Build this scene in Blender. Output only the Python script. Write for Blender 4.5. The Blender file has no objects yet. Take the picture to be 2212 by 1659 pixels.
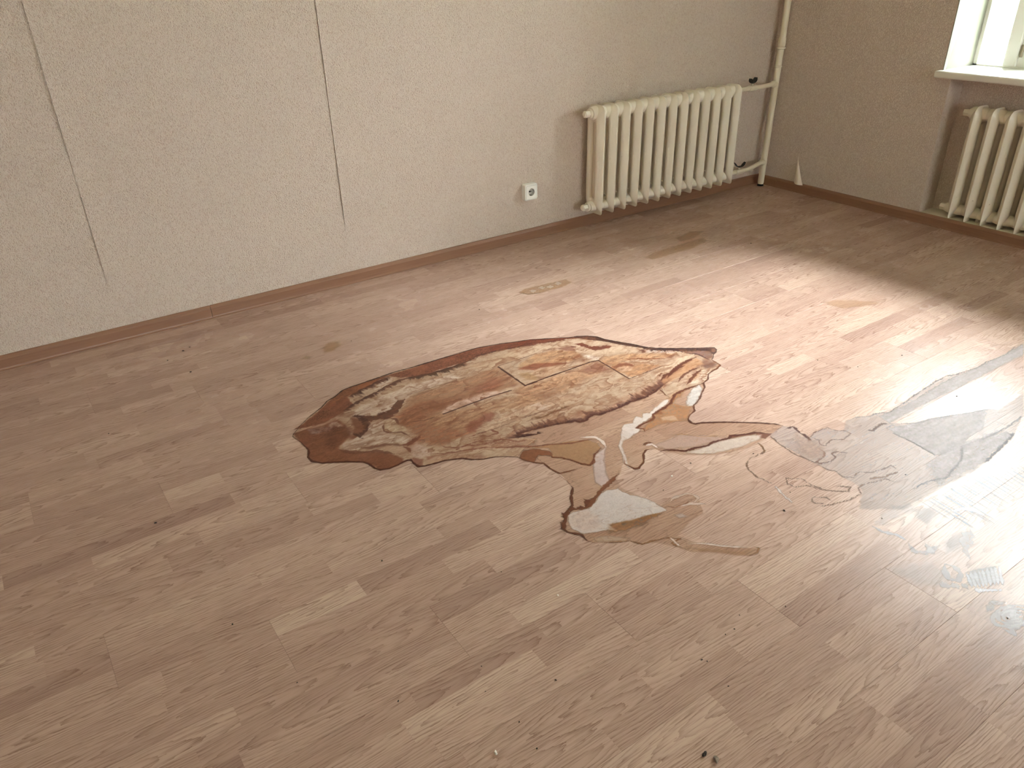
import bpy, bmesh, math, random
import numpy as np
from mathutils import Vector, Matrix
random.seed(7)
SC = bpy.context.scene
COL = SC.collection
# ---------------------------------------------------------------- camera, sky, exposure
cam = bpy.data.cameras.new('camera')
cam.sensor_fit = 'HORIZONTAL'; cam.sensor_width = 36.0
cam.lens = 36.0 * 1647.23 / 2212.0
cam.clip_start = 0.05
co = bpy.data.objects.new('camera', cam); COL.objects.link(co)
co.matrix_world = Matrix([[0.823351, 0.294309, -0.485258, -4.279828], [-0.567058, 0.391628, -0.724619, -3.338877], [-0.023222, 0.871785, 0.489338, 1.372441], [0.0, 0.0, 0.0, 1.0]])
SC.camera = co
SC.view_settings.view_transform = 'Standard'; SC.view_settings.look = 'None'
SKY = 12.5; SUN_E = 59.0; SUN_A = 17.0
SC.view_settings.exposure = 2.08; SC.view_settings.gamma = 1.0
SC.view_settings.use_curve_mapping = False
wd = bpy.data.worlds.new('overcast_sky'); SC.world = wd; wd.use_nodes = True
wn = wd.node_tree.nodes; bg = wn['Background']
bg.inputs[0].default_value = (0.93, 0.955, 1.0, 1)
_tc = wn.new('ShaderNodeTexCoord'); _sx = wn.new('ShaderNodeSeparateXYZ'); _mr = wn.new('ShaderNodeMapRange')   # overcast sky: three times brighter overhead than at the horizon
_mr.inputs['From Min'].default_value = 0; _mr.inputs['From Max'].default_value = 1
_mr.inputs['To Min'].default_value = SKY / 3; _mr.inputs['To Max'].default_value = SKY
wd.node_tree.links.new(_tc.outputs['Generated'], _sx.inputs[0]); wd.node_tree.links.new(_sx.outputs[2], _mr.inputs['Value']); wd.node_tree.links.new(_mr.outputs[0], bg.inputs[1])
SC.cycles.max_bounces = 10; SC.cycles.diffuse_bounces = 7; SC.cycles.glossy_bounces = 4
SC.cycles.transparent_max_bounces = 16
SC.cycles.sample_clamp_indirect = 8.0
SC.cycles.use_denoising = True
sl = bpy.data.lights.new('hazy_sun', 'SUN'); sl.energy = 29.0; sl.angle = math.radians(54); sl.color = (.98, .985, 1.0)   # sun behind thin cloud
so_ = bpy.data.objects.new('hazy_sun', sl); COL.objects.link(so_)
so_.rotation_euler = Vector((-math.cos(math.radians(SUN_E)) * math.cos(math.radians(SUN_A)), math.cos(math.radians(SUN_E)) * math.sin(math.radians(SUN_A)), -math.sin(math.radians(SUN_E)))).to_track_quat('-Z', 'Y').to_euler()
RX, RY, RZ = -5.6, -9.4, 2.9          # far ends of the room
WIN = [(-1.08, -2.72)]                 # window of the back wall (y of its jambs)
ZS, ZT = 0.80, 2.60
FILL_WIN = [-.75, -3.0]                    # unseen windows added for fill light, far wall on the camera's side (x of their right jambs)
WW = 1.64
for (ya, yb) in WIN:                   # sampling portals in the window openings (they give off no light)
    lt = bpy.data.lights.new('window_portal', 'AREA'); lt.shape = 'RECTANGLE'
    lt.size = ZT - ZS; lt.size_y = ya - yb; lt.cycles.is_portal = True
    lo = bpy.data.objects.new('window_portal', lt); COL.objects.link(lo)
    lo.location = (0.375, (ya + yb) / 2, (ZS + ZT) / 2); lo.rotation_euler = (0, math.pi / 2, 0)
for xa in FILL_WIN:
    lt = bpy.data.lights.new('window_portal', 'AREA'); lt.shape = 'RECTANGLE'
    lt.size = WW; lt.size_y = ZT - ZS; lt.cycles.is_portal = True
    lo = bpy.data.objects.new('window_portal', lt); COL.objects.link(lo)
    lo.location = (xa - WW / 2, RY - .42, (ZS + ZT) / 2); lo.rotation_euler = (-math.pi / 2, 0, 0)

# ---------------------------------------------------------------- helpers
def tag(o, label=None, cat=None, group=None, kind=None):
    for k, v in (('label', label), ('category', cat), ('group', group), ('kind', kind)):
        if v: o[k] = v
    return o
def empty(name, loc=(0, 0, 0), parent=None):
    o = bpy.data.objects.new(name, None); COL.objects.link(o); o.location = loc; o.empty_display_size = .05
    if parent: o.parent = parent
    return o
def link(name, me, mat=None, parent=None, loc=(0, 0, 0)):
    if mat and not me.materials: me.materials.append(mat)
    o = bpy.data.objects.new(name, me); COL.objects.link(o); o.location = loc
    if parent: o.parent = parent
    return o
def obj(name, bm, mat, parent=None, loc=(0, 0, 0), smooth=False):
    me = bpy.data.meshes.new(name); bmesh.ops.recalc_face_normals(bm, faces=bm.faces)
    bm.to_mesh(me); bm.free()
    if smooth:
        for p in me.polygons: p.use_smooth = True
        try: me.set_sharp_from_angle(angle=math.radians(smooth if smooth is not True else 50))
        except Exception: pass
    return link(name, me, mat, parent, loc)
def box(bm, a, b):
    x0, y0, z0 = [min(a[i], b[i]) for i in range(3)]; x1, y1, z1 = [max(a[i], b[i]) for i in range(3)]
    v = [bm.verts.new(p) for p in ((x0,y0,z0),(x1,y0,z0),(x1,y1,z0),(x0,y1,z0),(x0,y0,z1),(x1,y0,z1),(x1,y1,z1),(x0,y1,z1))]
    for f in ((0,3,2,1),(4,5,6,7),(0,1,5,4),(1,2,6,5),(2,3,7,6),(3,0,4,7)): bm.faces.new([v[i] for i in f])
    return v
def boxes(*ab):
    bm = bmesh.new()
    for a, b in ab: box(bm, a, b)
    return bm
def rbox(a, b, r, seg=2):
    bm = boxes((a, b)); bmesh.ops.bevel(bm, geom=bm.edges[:], offset=r, segments=seg, affect='EDGES', profile=.5); return bm
def tube(bm, pts, r, seg=16, caps=True):
    pts = [Vector(p) for p in pts]; rs = r if isinstance(r, (list, tuple)) else [r] * len(pts); rings = []
    for i, p in enumerate(pts):
        t = (pts[min(i + 1, len(pts) - 1)] - pts[max(i - 1, 0)]).normalized()
        u = t.cross(Vector((0, 0, 1)) if abs(t.z) < .9 else Vector((1, 0, 0))).normalized(); w = t.cross(u)
        rings.append([bm.verts.new(p + (u * math.cos(2*math.pi*k/seg) + w * math.sin(2*math.pi*k/seg)) * rs[i]) for k in range(seg)])
    for a, b in zip(rings[:-1], rings[1:]):
        for k in range(seg): bm.faces.new((a[k], a[(k+1) % seg], b[(k+1) % seg], b[k]))
    if caps: bm.faces.new(rings[0][::-1]); bm.faces.new(rings[-1])
    return bm
def prism(bm, poly, axis, t0, t1):
    """poly in the plane across axis (0: y,z  1: x,z  2: x,y), extruded from t0 to t1"""
    def at(p, t): return ((t, p[0], p[1]), (p[0], t, p[1]), (p[0], p[1], t))[axis]
    a = [bm.verts.new(at(p, t0)) for p in poly]; b = [bm.verts.new(at(p, t1)) for p in poly]
    bm.faces.new(a); bm.faces.new(b[::-1]); n = len(poly)
    for i in range(n): bm.faces.new((a[i], a[(i+1) % n], b[(i+1) % n], b[i]))
    return bm

# ---------------------------------------------------------------- materials
def srgb(*c): return tuple(((v/255)/12.92 if v/255 <= .04045 else ((v/255+.055)/1.055)**2.4) for v in c) + (1.0,)
def mat(name, color=(.8,.8,.8,1), rough=.5, spec=.5, metal=0):
    m = bpy.data.materials.new(name); m.use_nodes = True; b = m.node_tree.nodes['Principled BSDF']
    b.inputs['Base Color'].default_value = color; b.inputs['Roughness'].default_value = rough
    b.inputs['Specular IOR Level'].default_value = spec; b.inputs['Metallic'].default_value = metal
    return m, m.node_tree, b
def nd(nt, t, **kw):
    n = nt.nodes.new(t)
    for k, v in kw.items():
        if k.startswith('i_'):
            key = k[2:]; n.inputs[int(key) if key.isdigit() else key.replace('_', ' ')].default_value = v
        else: setattr(n, k, v)
    return n
def lk(nt, a, b): nt.links.new(a, b)
def math_n(nt, op, a, b=None, c=None, clamp=False):
    n = nd(nt, 'ShaderNodeMath', operation=op, use_clamp=clamp)
    for i, v in enumerate((a, b, c)):
        if v is None: continue
        if isinstance(v, (int, float)): n.inputs[i].default_value = v
        else: lk(nt, v, n.inputs[i])
    return n.outputs[0]
def vmul(nt, v, s, add=None):
    n = nd(nt, 'ShaderNodeVectorMath', operation='MULTIPLY'); lk(nt, v, n.inputs[0]); n.inputs[1].default_value = s; o = n.outputs[0]
    if add is not None:
        n = nd(nt, 'ShaderNodeVectorMath', operation='ADD'); lk(nt, o, n.inputs[0]); lk(nt, add, n.inputs[1]); o = n.outputs[0]
    return o
def noise(nt, vec, scale, detail=2, rough=.5, dist=0):
    n = nd(nt, 'ShaderNodeTexNoise', i_Scale=scale, i_Detail=detail, i_Roughness=rough, i_Distortion=dist)
    if vec is not None: lk(nt, vec, n.inputs['Vector'])
    return n.outputs['Fac']
def ramp(nt, fac, stops):
    r = nd(nt, 'ShaderNodeValToRGB'); e = r.color_ramp.elements
    while len(e) < len(stops): e.new(.5)
    for i, (p, c) in enumerate(stops):
        e[i].position = p; e[i].color = c if len(c) == 4 else tuple(c) + (1,)
    lk(nt, fac, r.inputs[0]); return r.outputs[0]
def mix(nt, fac, a, b, mode='MIX'):
    n = nd(nt, 'ShaderNodeMix', data_type='RGBA', blend_type=mode)
    for s, v in ((n.inputs[0], fac), (n.inputs[6], a), (n.inputs[7], b)):
        if isinstance(v, (int, float, tuple)): s.default_value = v
        else: lk(nt, v, s)
    return n.outputs[2]
def bump(nt, h, strength, dist, b):
    n = nd(nt, 'ShaderNodeBump', i_Strength=strength, i_Distance=dist); lk(nt, h, n.inputs['Height']); lk(nt, n.outputs[0], b.inputs['Normal'])
def pos(nt): return nd(nt, 'ShaderNodeNewGeometry').outputs['Position']
def attr(nt, name): return nd(nt, 'ShaderNodeAttribute', attribute_name=name)

def wood_floor():
    m, nt, b = mat('oak_laminate', rough=.3, spec=.2)
    a = attr(nt, 'strip')                      # x, y inside the strip, random number
    sx = nd(nt, 'ShaderNodeSeparateXYZ'); lk(nt, a.outputs['Vector'], sx.inputs[0]); lx, ly, rn = sx.outputs
    tone = attr(nt, 'tone').outputs['Fac']
    r2 = math_n(nt, 'FRACT', math_n(nt, 'MULTIPLY', rn, 17.31)); r3 = math_n(nt, 'FRACT', math_n(nt, 'MULTIPLY', rn, 5.77))
    cv = nd(nt, 'ShaderNodeCombineXYZ'); lk(nt, lx, cv.inputs[0]); lk(nt, ly, cv.inputs[1]); lk(nt, math_n(nt, 'MULTIPLY', rn, 40), cv.inputs[2])
    P = cv.outputs[0]
    n1 = noise(nt, vmul(nt, P, (5, 22, 1)), 1, 2)
    # growth rings: long ellipses whose centre lies somewhere along the strip
    rx = math_n(nt, 'MULTIPLY', math_n(nt, 'ADD', lx, math_n(nt, 'MULTIPLY_ADD', r2, 1.1, -.55)), .075)
    ry = math_n(nt, 'ADD', ly, math_n(nt, 'MULTIPLY_ADD', r3, .09, -.045))
    ry = math_n(nt, 'ADD', ry, math_n(nt, 'MULTIPLY_ADD', n1, .026, -.013))
    rad = math_n(nt, 'SQRT', math_n(nt, 'ADD', math_n(nt, 'MULTIPLY', rx, rx), math_n(nt, 'MULTIPLY', ry, ry)))
    n2 = noise(nt, vmul(nt, P, (30, 160, 1)), 1, 2)
    ph = math_n(nt, 'ADD', math_n(nt, 'MULTIPLY', rad, 165), math_n(nt, 'MULTIPLY', n2, .9))
    saw = math_n(nt, 'FRACT', ph)
    ring = math_n(nt, 'POWER', saw, 3.2)
    fade = math_n(nt, 'MULTIPLY', ring, noise(nt, vmul(nt, P, (9, 30, 1)), 1, 1))
    # pores: short dark dashes along the grain
    pr = noise(nt, vmul(nt, P, (13, 430, 1)), 1, 2, .65)
    pore = math_n(nt, 'MULTIPLY', math_n(nt, 'SUBTRACT', pr, .5, clamp=True), 3.2)
    big = noise(nt, vmul(nt, P, (2.2, 14, 1)), 1, 2)
    dark = math_n(nt, 'ADD', math_n(nt, 'MULTIPLY', fade, 1.25), math_n(nt, 'MULTIPLY', pore, .95), clamp=True)
    base = ramp(nt, math_n(nt, 'ADD', math_n(nt, 'MULTIPLY', tone, .62), math_n(nt, 'MULTIPLY', big, .38)),
                [(.12, srgb(163,133,122)), (.38, srgb(181,151,138)), (.62, srgb(194,165,151)), (.88, srgb(207,181,165))])
    c = mix(nt, math_n(nt, 'MULTIPLY', dark, .78), base, srgb(120,86,74))
    lk(nt, c, b.inputs['Base Color'])
    # uneven gloss of a dusty floor
    dust = noise(nt, vmul(nt, pos(nt), (1, 1, 1)), 3.0, 4, .6)
    rr = math_n(nt, 'ADD', math_n(nt, 'MULTIPLY_ADD', dust, .16, .17), math_n(nt, 'MULTIPLY', pore, .05))
    lk(nt, rr, b.inputs['Roughness'])
    h = math_n(nt, 'ADD', math_n(nt, 'MULTIPLY', dark, -1), math_n(nt, 'MULTIPLY', noise(nt, vmul(nt, P, (14, 70, 1)), 1, 2), .5))
    bump(nt, h, .12, .0006, b)
    return m
def wallpaper():
    m, nt, b = mat('wallpaper', rough=.75, spec=.25)
    p = pos(nt)
    n = noise(nt, vmul(nt, p, (1.2, 1.2, .8)), 128, 2, .55, .6)
    worm = math_n(nt, 'ABSOLUTE', math_n(nt, 'MULTIPLY_ADD', n, 2, -1))
    worm = math_n(nt, 'SUBTRACT', 1, math_n(nt, 'MULTIPLY', worm, 3.2), clamp=True)
    f = noise(nt, p, 420, 2)
    h = math_n(nt, 'ADD', worm, math_n(nt, 'MULTIPLY', f, .35))
    bump(nt, h, 1.0, .0034, b)
    c0 = mix(nt, noise(nt, p, 1.6, 3), srgb(223,200,184), srgb(230,208,193))
    c = mix(nt, math_n(nt, 'MULTIPLY', worm, .8), c0, srgb(248,234,222))
    lk(nt, c, b.inputs['Base Color'])
    return m
def painted(name, c1, c2, rough=.4, bs=.25):
    m, nt, b = mat(name, rough=rough)
    p = pos(nt)
    lk(nt, mix(nt, noise(nt, p, 9, 4, .6), c1, c2), b.inputs['Base Color'])
    h = math_n(nt, 'ADD', noise(nt, p, 60, 3, .6), math_n(nt, 'MULTIPLY', noise(nt, p, 260, 2), .3))
    bump(nt, h, bs, .003, b)
    return m
def skirting():
    m, nt, b = mat('skirting_brown', rough=.38)
    p = pos(nt)
    g = noise(nt, vmul(nt, p, (6, 6, 160)), 1, 3, .6)
    lk(nt, mix(nt, g, srgb(128,91,70), srgb(152,112,88)), b.inputs['Base Color'])
    return m
def film(name, rough, spec=.16):
    """dried stain: pigment and cover painted per vertex, fine mottling from noise"""
    m, nt, b = mat(name, rough=rough, spec=spec)
    a = attr(nt, 'pigment'); cov = attr(nt, 'cover').outputs['Fac']; p = pos(nt)
    n = noise(nt, vmul(nt, p, (160, 420, 1)), 1, 4, .65); n2 = noise(nt, p, 55, 3, .6, 1.2)
    v = math_n(nt, 'ADD', math_n(nt, 'MULTIPLY', n, .5), math_n(nt, 'MULTIPLY', n2, .5))
    k = math_n(nt, 'MULTIPLY_ADD', v, .5, .75)
    sc_ = nd(nt, 'ShaderNodeVectorMath', operation='SCALE'); lk(nt, a.outputs['Color'], sc_.inputs[0]); lk(nt, k, sc_.inputs['Scale'])
    lk(nt, sc_.outputs[0], b.inputs['Base Color'])
    bump(nt, v, .25, .0012, b)
    tr = nd(nt, 'ShaderNodeBsdfTransparent'); mx = nd(nt, 'ShaderNodeMixShader')
    cv = math_n(nt, 'MULTIPLY', cov, math_n(nt, 'MULTIPLY_ADD', v, .3, .86), clamp=True)
    lk(nt, cv, mx.inputs[0]); lk(nt, tr.outputs[0], mx.inputs[1]); lk(nt, b.outputs[0], mx.inputs[2])
    lk(nt, mx.outputs[0], nt.nodes['Material Output'].inputs[0])
    return m
def pane_glass():
    m = bpy.data.materials.new('window_glass'); m.use_nodes = True; nt = m.node_tree; nt.nodes.remove(nt.nodes['Principled BSDF'])
    tr = nd(nt, 'ShaderNodeBsdfTransparent'); tr.inputs[0].default_value = (.93, .96, .94, 1)
    gl = nd(nt, 'ShaderNodeBsdfGlossy', i_Roughness=.02); fr = nd(nt, 'ShaderNodeFresnel', i_IOR=1.45); mx = nd(nt, 'ShaderNodeMixShader')
    lk(nt, fr.outputs[0], mx.inputs[0]); lk(nt, tr.outputs[0], mx.inputs[1]); lk(nt, gl.outputs[0], mx.inputs[2])
    lk(nt, mx.outputs[0], nt.nodes['Material Output'].inputs[0]); return m
M_WOOD = wood_floor(); M_PAPER = wallpaper(); M_SKIRT = skirting()
M_RAD = painted('radiator_enamel', srgb(230,220,204), srgb(237,229,215), .33, .35)
M_PIPE = painted('pipe_enamel', srgb(224,212,188), srgb(232,222,202), .35, .3)
M_WHITE = painted('white_paint', srgb(232,230,222), srgb(238,237,231), .35, .08)
M_PLASTER = painted('white_plaster', srgb(214,206,190), srgb(228,222,208), .8, .5)
M_CEIL = painted('ceiling_white', srgb(228,224,214), srgb(236,232,224), .85, .15)
M_BACKING = painted('paper_backing', srgb(238,222,208), srgb(244,230,218), .8, .1)
M_JAMB = painted('jamb_paint', srgb(140,139,127), srgb(152,151,138), .5, .1)
M_SOCK = painted('socket_plastic', srgb(240,239,234), srgb(243,242,238), .25, .02)
M_DARK = mat('dark_contact', srgb(24,20,18), .6)[0]
M_METAL = mat('contact_metal', srgb(150,140,120), .35, .5, 1)[0]
M_BLACK = painted('black_enamel', srgb(20,20,18), srgb(30,30,27), .4, .1)
M_WELL = mat('socket_well', srgb(206,204,198), .4)[0]
M_CRUMB = painted('dark_dirt', srgb(38,30,24), srgb(58,46,36), .9, .6)
M_CHIP = painted('plaster_chip', srgb(226,220,210), srgb(236,231,222), .85, .4)
M_GLASS = pane_glass()
M_GRASS = painted('garden_grass', srgb(84,100,58), srgb(120,132,84), .95, .6)
M_HOLE = mat('dark_gap', srgb(16,13,11), .9)[0]
M_GREYC = painted('grey_fluff', srgb(112,100,88), srgb(140,126,112), .95, .6)

# ---------------------------------------------------------------- the setting: shell
floor = obj('floor', boxes(((RX, RY, -.2), (.0, .0, -.009))), M_HOLE)
tag(floor, 'wood-look laminate floor of three-strip oak boards, stained by water', 'floor', kind='structure')
wl = obj('wall_left', boxes(((RX, .002, -.2), (.38, .25, RZ + .1))), M_PAPER)
tag(wl, 'long wall in cream textured wallpaper behind the long radiator', 'wall', kind='structure')
def wallbox():
    bm = bmesh.new(); T = .38; x0 = .0012
    def b(y0, y1, z0, z1, xa=x0, xb=T): box(bm, (xa, y0, z0), (xb, y1, z1))
    b(.0, WIN[0][0], -.2, RZ + .1)
    b(WIN[-1][1], RY - .2, -.2, RZ + .1)
    for (ya, yb) in WIN:
        b(ya, yb, ZT, RZ + .1)
        b(ya, ya - .054, -.2, ZS - .034); b(yb, yb + .054, -.2, ZS - .034)          # cheeks of the radiator niche
        b(ya - .054, yb + .054, -.2, ZS - .034, .137, T)                             # back of the niche
        b(ya - .054, yb + .054, -.2, .052, .004, .137)                               # its ledge
        b(ya, yb, ZS - .034, ZS - .002, .30, T)
    return bm
wb = obj('wall_back', wallbox(), M_PAPER)
tag(wb, 'shorter wall in cream wallpaper with the window and radiator niche', 'wall', kind='structure')
tag(obj('wall_right', boxes(((RX - .2, RY - .45, -.2), (.38, RY, ZS - .002)), ((RX - .2, RY - .45, ZT), (.38, RY, RZ + .1)),
    ((FILL_WIN[0], RY - .45, ZS - .002), (.38, RY, ZT)), ((FILL_WIN[1], RY - .45, ZS - .002), (FILL_WIN[0] - WW, RY, ZT)), ((RX - .2, RY - .45, ZS - .002), (FILL_WIN[1] - WW, RY, ZT))), M_PAPER), 'papered wall opposite the long radiator wall, outside the frame', 'wall', kind='structure')
tag(obj('wall_front', boxes(((RX - .2, RY - .45, -.2), (RX, .25, RZ + .1))), M_PAPER), 'papered wall facing the window, outside the frame', 'wall', kind='structure')
tag(obj('ceiling', boxes(((RX - .2, RY - .45, RZ), (.38, .25, RZ + .1))), M_CEIL), 'plain white ceiling above the frame', 'ceiling', kind='structure')
tag(obj('ground', boxes(((.6, -30, -1.2), (40, 25, -1.1)), ((-30, -40, -1.2), (.6, RY - .6, -1.1))), M_GRASS), 'grassy ground outside the window', 'ground', kind='structure')

def paper(name, parent, u0, u1, z0, z1, axis, seed, lift0, lift1, mtl=M_PAPER):
    """one width of wallpaper; its two long edges stand off the wall here and there"""
    rnd = random.Random(seed)
    us = [u0, u0 + .002, u0 + .005, u0 + .010, u0 + .02] + [u0 + .02 + (u1 - u0 - .04) * i / 10 for i in range(1, 10)] + [u1 - .02, u1 - .010, u1 - .005, u1 - .002, u1]
    zs = [z0 + (z1 - z0) * i / 70 for i in range(71)]
    ph = [rnd.uniform(0, 6.28) for _ in range(6)]
    def amp(z, k):
        s = .62 + .38 * math.sin(z * 3.1 + ph[k]) * math.sin(z * 6.3 + ph[k + 1])
        return max(0, min(1, (s - .28) / .5)) * min(1, max(.12, (z - .12) / .3))
    bm = bmesh.new(); rows = []
    for z in zs:
        r = []
        for u in us:
            d = .0004 + lift0 * amp(z, 0) * math.exp(-(u - u0) / .009) + lift1 * amp(z, 2) * math.exp(-(u1 - u) / .005)
            d += .0004 * math.sin(u * 9 + ph[4]) * math.sin(z * 4 + ph[5]) + .0004
            r.append(bm.verts.new((u, -d, z) if axis == 'x' else (-d, -u, z)))
        rows.append(r)
    for a, b in zip(rows[:-1], rows[1:]):
        for i in range(len(us) - 1): bm.faces.new((a[i], a[i + 1], b[i + 1], b[i]))
    o = obj(name, bm, mtl, parent, smooth=True)
    return o
SEAMS = [RX, -5.07, -4.011, -2.967, -1.905, -.827, -.022, 0]
for i in range(len(SEAMS) - 1):
    l0 = (.001, .001, .0042, .0036, .0016, .0030, .003)[i]
    paper('wallpaper_strip', wl, SEAMS[i] + .0006, SEAMS[i + 1] - .0006, .0, RZ, 'x', 11 + i, l0, .0006)
paper('wallpaper_strip', wb, .0004, .2885, 0, RZ, 'y', 31, .0005, .0022)
paper('wallpaper_strip', wb, .2893, 1.0795, 0, RZ, 'y', 32, .0018, .0003)
# loose triangle of wallpaper by the seam near the corner
bm = bmesh.new(); n = 8; prev = None
for i in range(n + 1):
    t = i / n; z = .218 - .165 * t; w = .004 + .074 * t ** 1.2; row = []
    for j in range(6):
        s = j / 5; row.append(bm.verts.new((-.003 - .026 * t * math.sin(s * math.pi * .9) - .006 * s * t, -.289 - w * s, z)))
    if prev:
        for j in range(5): bm.faces.new((prev[j], prev[j + 1], row[j + 1], row[j]))
    prev = row
tag(obj('wallpaper_flap', bm, M_BACKING, wb, smooth=True), 'loose wallpaper flap peeling off above the skirting')

# ---------------------------------------------------------------- floor boards
BW, BL, JX, JY = .187, 1.25, -2.79, -1.908
proj_o = co.matrix_world.inverted(); FPX = 1647.23
def onscreen(x, y):
    v = proj_o @ Vector((x, y, 0))
    if v.z >= -.05: return None
    return 1106 + FPX * v.x / -v.z, 829.5 - FPX * v.y / -v.z
def area(x0, x1, y0, y1):
    p = [onscreen(x0, y0), onscreen(x1, y0), onscreen(x1, y1), onscreen(x0, y1)]
    if any(q is None for q in p): return 0
    c = (sum(q[0] for q in p) / 4, sum(q[1] for q in p) / 4)
    if not any(-20 < q[0] < 2232 and -20 < q[1] < 1680 for q in p + [c]): return 0
    return abs(sum(p[i][0] * p[(i+1) % 4][1] - p[(i+1) % 4][0] * p[i][1] for i in range(4))) / 2
def slab(V, F, A, x0, x1, y0, y1, zb, zt, bx0, bx1, by0, by1, tone, rn, loc):
    """top slab with its own bevel (metres) on each side; A collects tone and strip coordinates per corner"""
    n = len(V)
    V += [(x0, y0, zb), (x1, y0, zb), (x1, y1, zb), (x0, y1, zb),
          (x0, y0, zt - max(bx0, by0)), (x1, y0, zt - max(bx1, by0)), (x1, y1, zt - max(bx1, by1)), (x0, y1, zt - max(bx0, by1)),
          (x0 + bx0, y0 + by0, zt), (x1 - bx1, y0 + by0, zt), (x1 - bx1, y1 - by1, zt), (x0 + bx0, y1 - by1, zt)]
    for f in ((8,9,10,11),(4,5,9,8),(5,6,10,9),(6,7,11,10),(7,4,8,11),(0,1,5,4),(1,2,6,5),(2,3,7,6),(3,0,4,7)):
        F.append(tuple(n + i for i in f))
        for i in f:
            v = V[n + i]; A.append((tone, v[0] - loc[0], v[1] - loc[1], rn))
def wood_obj(name, V, F, A, parent):
    me = bpy.data.meshes.new(name); me.from_pydata(V, [], F)
    A = np.array(A, dtype=np.float32)
    me.attributes.new('tone', 'FLOAT', 'CORNER').data.foreach_set('value', np.ascontiguousarray(A[:, 0]))
    me.attributes.new('strip', 'FLOAT_VECTOR', 'CORNER').data.foreach_set('vector', np.ascontiguousarray(A[:, 1:]).ravel())
    return link(name, me, M_WOOD, parent)
boards = []; rows_y = [JY + BW * k for k in range(-41, 12)]
for k in range(-41, 12):
    y1 = JY + BW * k; y0 = y1 - BW
    if y0 > -.004 or y1 < RY: continue
    x = JX + .3345 * (-k) - 12 * BL
    while x < 0:
        xa, xb = max(x, RX), min(x + BL, -.004)
        if xb - xa > .02: boards.append((xa, xb, max(y0, RY), min(y1, -.004), x, k))
        x += BL
strips = []
for bi, (xa, xb, y0, y1, x, k) in enumerate(boards):
    rb = random.Random(k * 91 + int(x * 100)); s = []
    yt = y1 if y1 < -.01 else JY + BW * k
    for r in range(3):
        ya, yb = max(y0, (JY + BW * k) - BW * (r + 1) / 3), min(y1, (JY + BW * k) - BW * r / 3)
        if yb - ya < .004: continue
        cut = [x]; c = x + rb.uniform(.12, .55)
        while c < x + BL - .10: cut.append(c); c += rb.uniform(.30, .60)
        cut.append(x + BL)
        for a, b in zip(cut[:-1], cut[1:]):
            a2, b2 = max(a, xa), min(b, xb)
            if b2 - a2 < .004: continue
            tone = min(1, max(0, rb.gauss(.5, .17))); rn = rb.random()
            s.append((a2, b2, ya, yb, a2 <= xa + 1e-6, b2 >= xb - 1e-6, abs(ya - y0) < 1e-4, abs(yb - y1) < 1e-4, tone, rn))
    strips.append(s)
rank = sorted(((area(*t[:4]), bi, si) for bi, s in enumerate(strips) for si, t in enumerate(s)), reverse=True)
single = {(bi, si) for a, bi, si in rank[:300] if a > 0}
seen_b = {bi for a, bi, si in rank if a > 0}
def top(V, F, A, t, g=.0):
    a, b, ya, yb, ex0, ex1, ey0, ey1, tone, rn = t
    bv = .0004; sv = .00006
    slab(V, F, A, a, b, ya, yb, -.0022, 0, bv if ex0 else sv, bv if ex1 else sv, bv if ey0 else sv, bv if ey1 else sv, tone, rn, ((a + b) / 2, (ya + yb) / 2))
FV, FF, FA = [], [], []
for bi, (xa, xb, y0, y1, x, k) in enumerate(boards):
    if bi not in seen_b:
        for t in strips[bi]: top(FV, FF, FA, t)
        continue
    V, F, A = [], [], []; g = .00012
    slab(V, F, A, xa + g, xb - g, y0 + g, y1 - g, -.0085, -.0021, 0, 0, 0, 0, .4, .3, ((xa + xb) / 2, (y0 + y1) / 2))
    for si, t in enumerate(strips[bi]):
        t = (t[0] + (g if t[4] else 0), t[1] - (g if t[5] else 0), t[2] + (g if t[6] else 0), t[3] - (g if t[7] else 0)) + t[4:]
        strips[bi][si] = t
        if (bi, si) not in single: top(V, F, A, t)
    bo = wood_obj('plank', V, F, A, floor)
    for si, t in enumerate(strips[bi]):
        if (bi, si) in single:
            V, F, A = [], [], []; top(V, F, A, t); wood_obj('wood_strip', V, F, A, bo)
tag(wood_obj('plank_field', FV, FF, FA, floor), kind='stuff')

# ---------------------------------------------------------------- skirting
PROF = [(0, 0), (.0195, 0), (.0195, .0035), (.0172, .0055), (.0158, .010), (.0150, .030), (.0148, .043), (.0122, .0475), (.0118, .0495), (.0085, .0545), (.0045, .0572), (0, .0576)]
def skirt(name, parent, axis, a, b):
    bm = bmesh.new()
    prism(bm, [(-d, z) for d, z in PROF], axis, a, b)
    return obj(name, bm, M_SKIRT, parent)
bl = skirt('baseboard_left', None, 0, -3.6425, -.001)
tag(bl, 'brown wood-look skirting along the long radiator wall', 'skirting', kind='structure')
skirt('skirting_length', bl, 0, RX, -3.6440)
bb = skirt('baseboard_back', None, 1, -.02, RY)
tag(bb, 'brown wood-look skirting below the window wall and niche', 'skirting', kind='structure')

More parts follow.
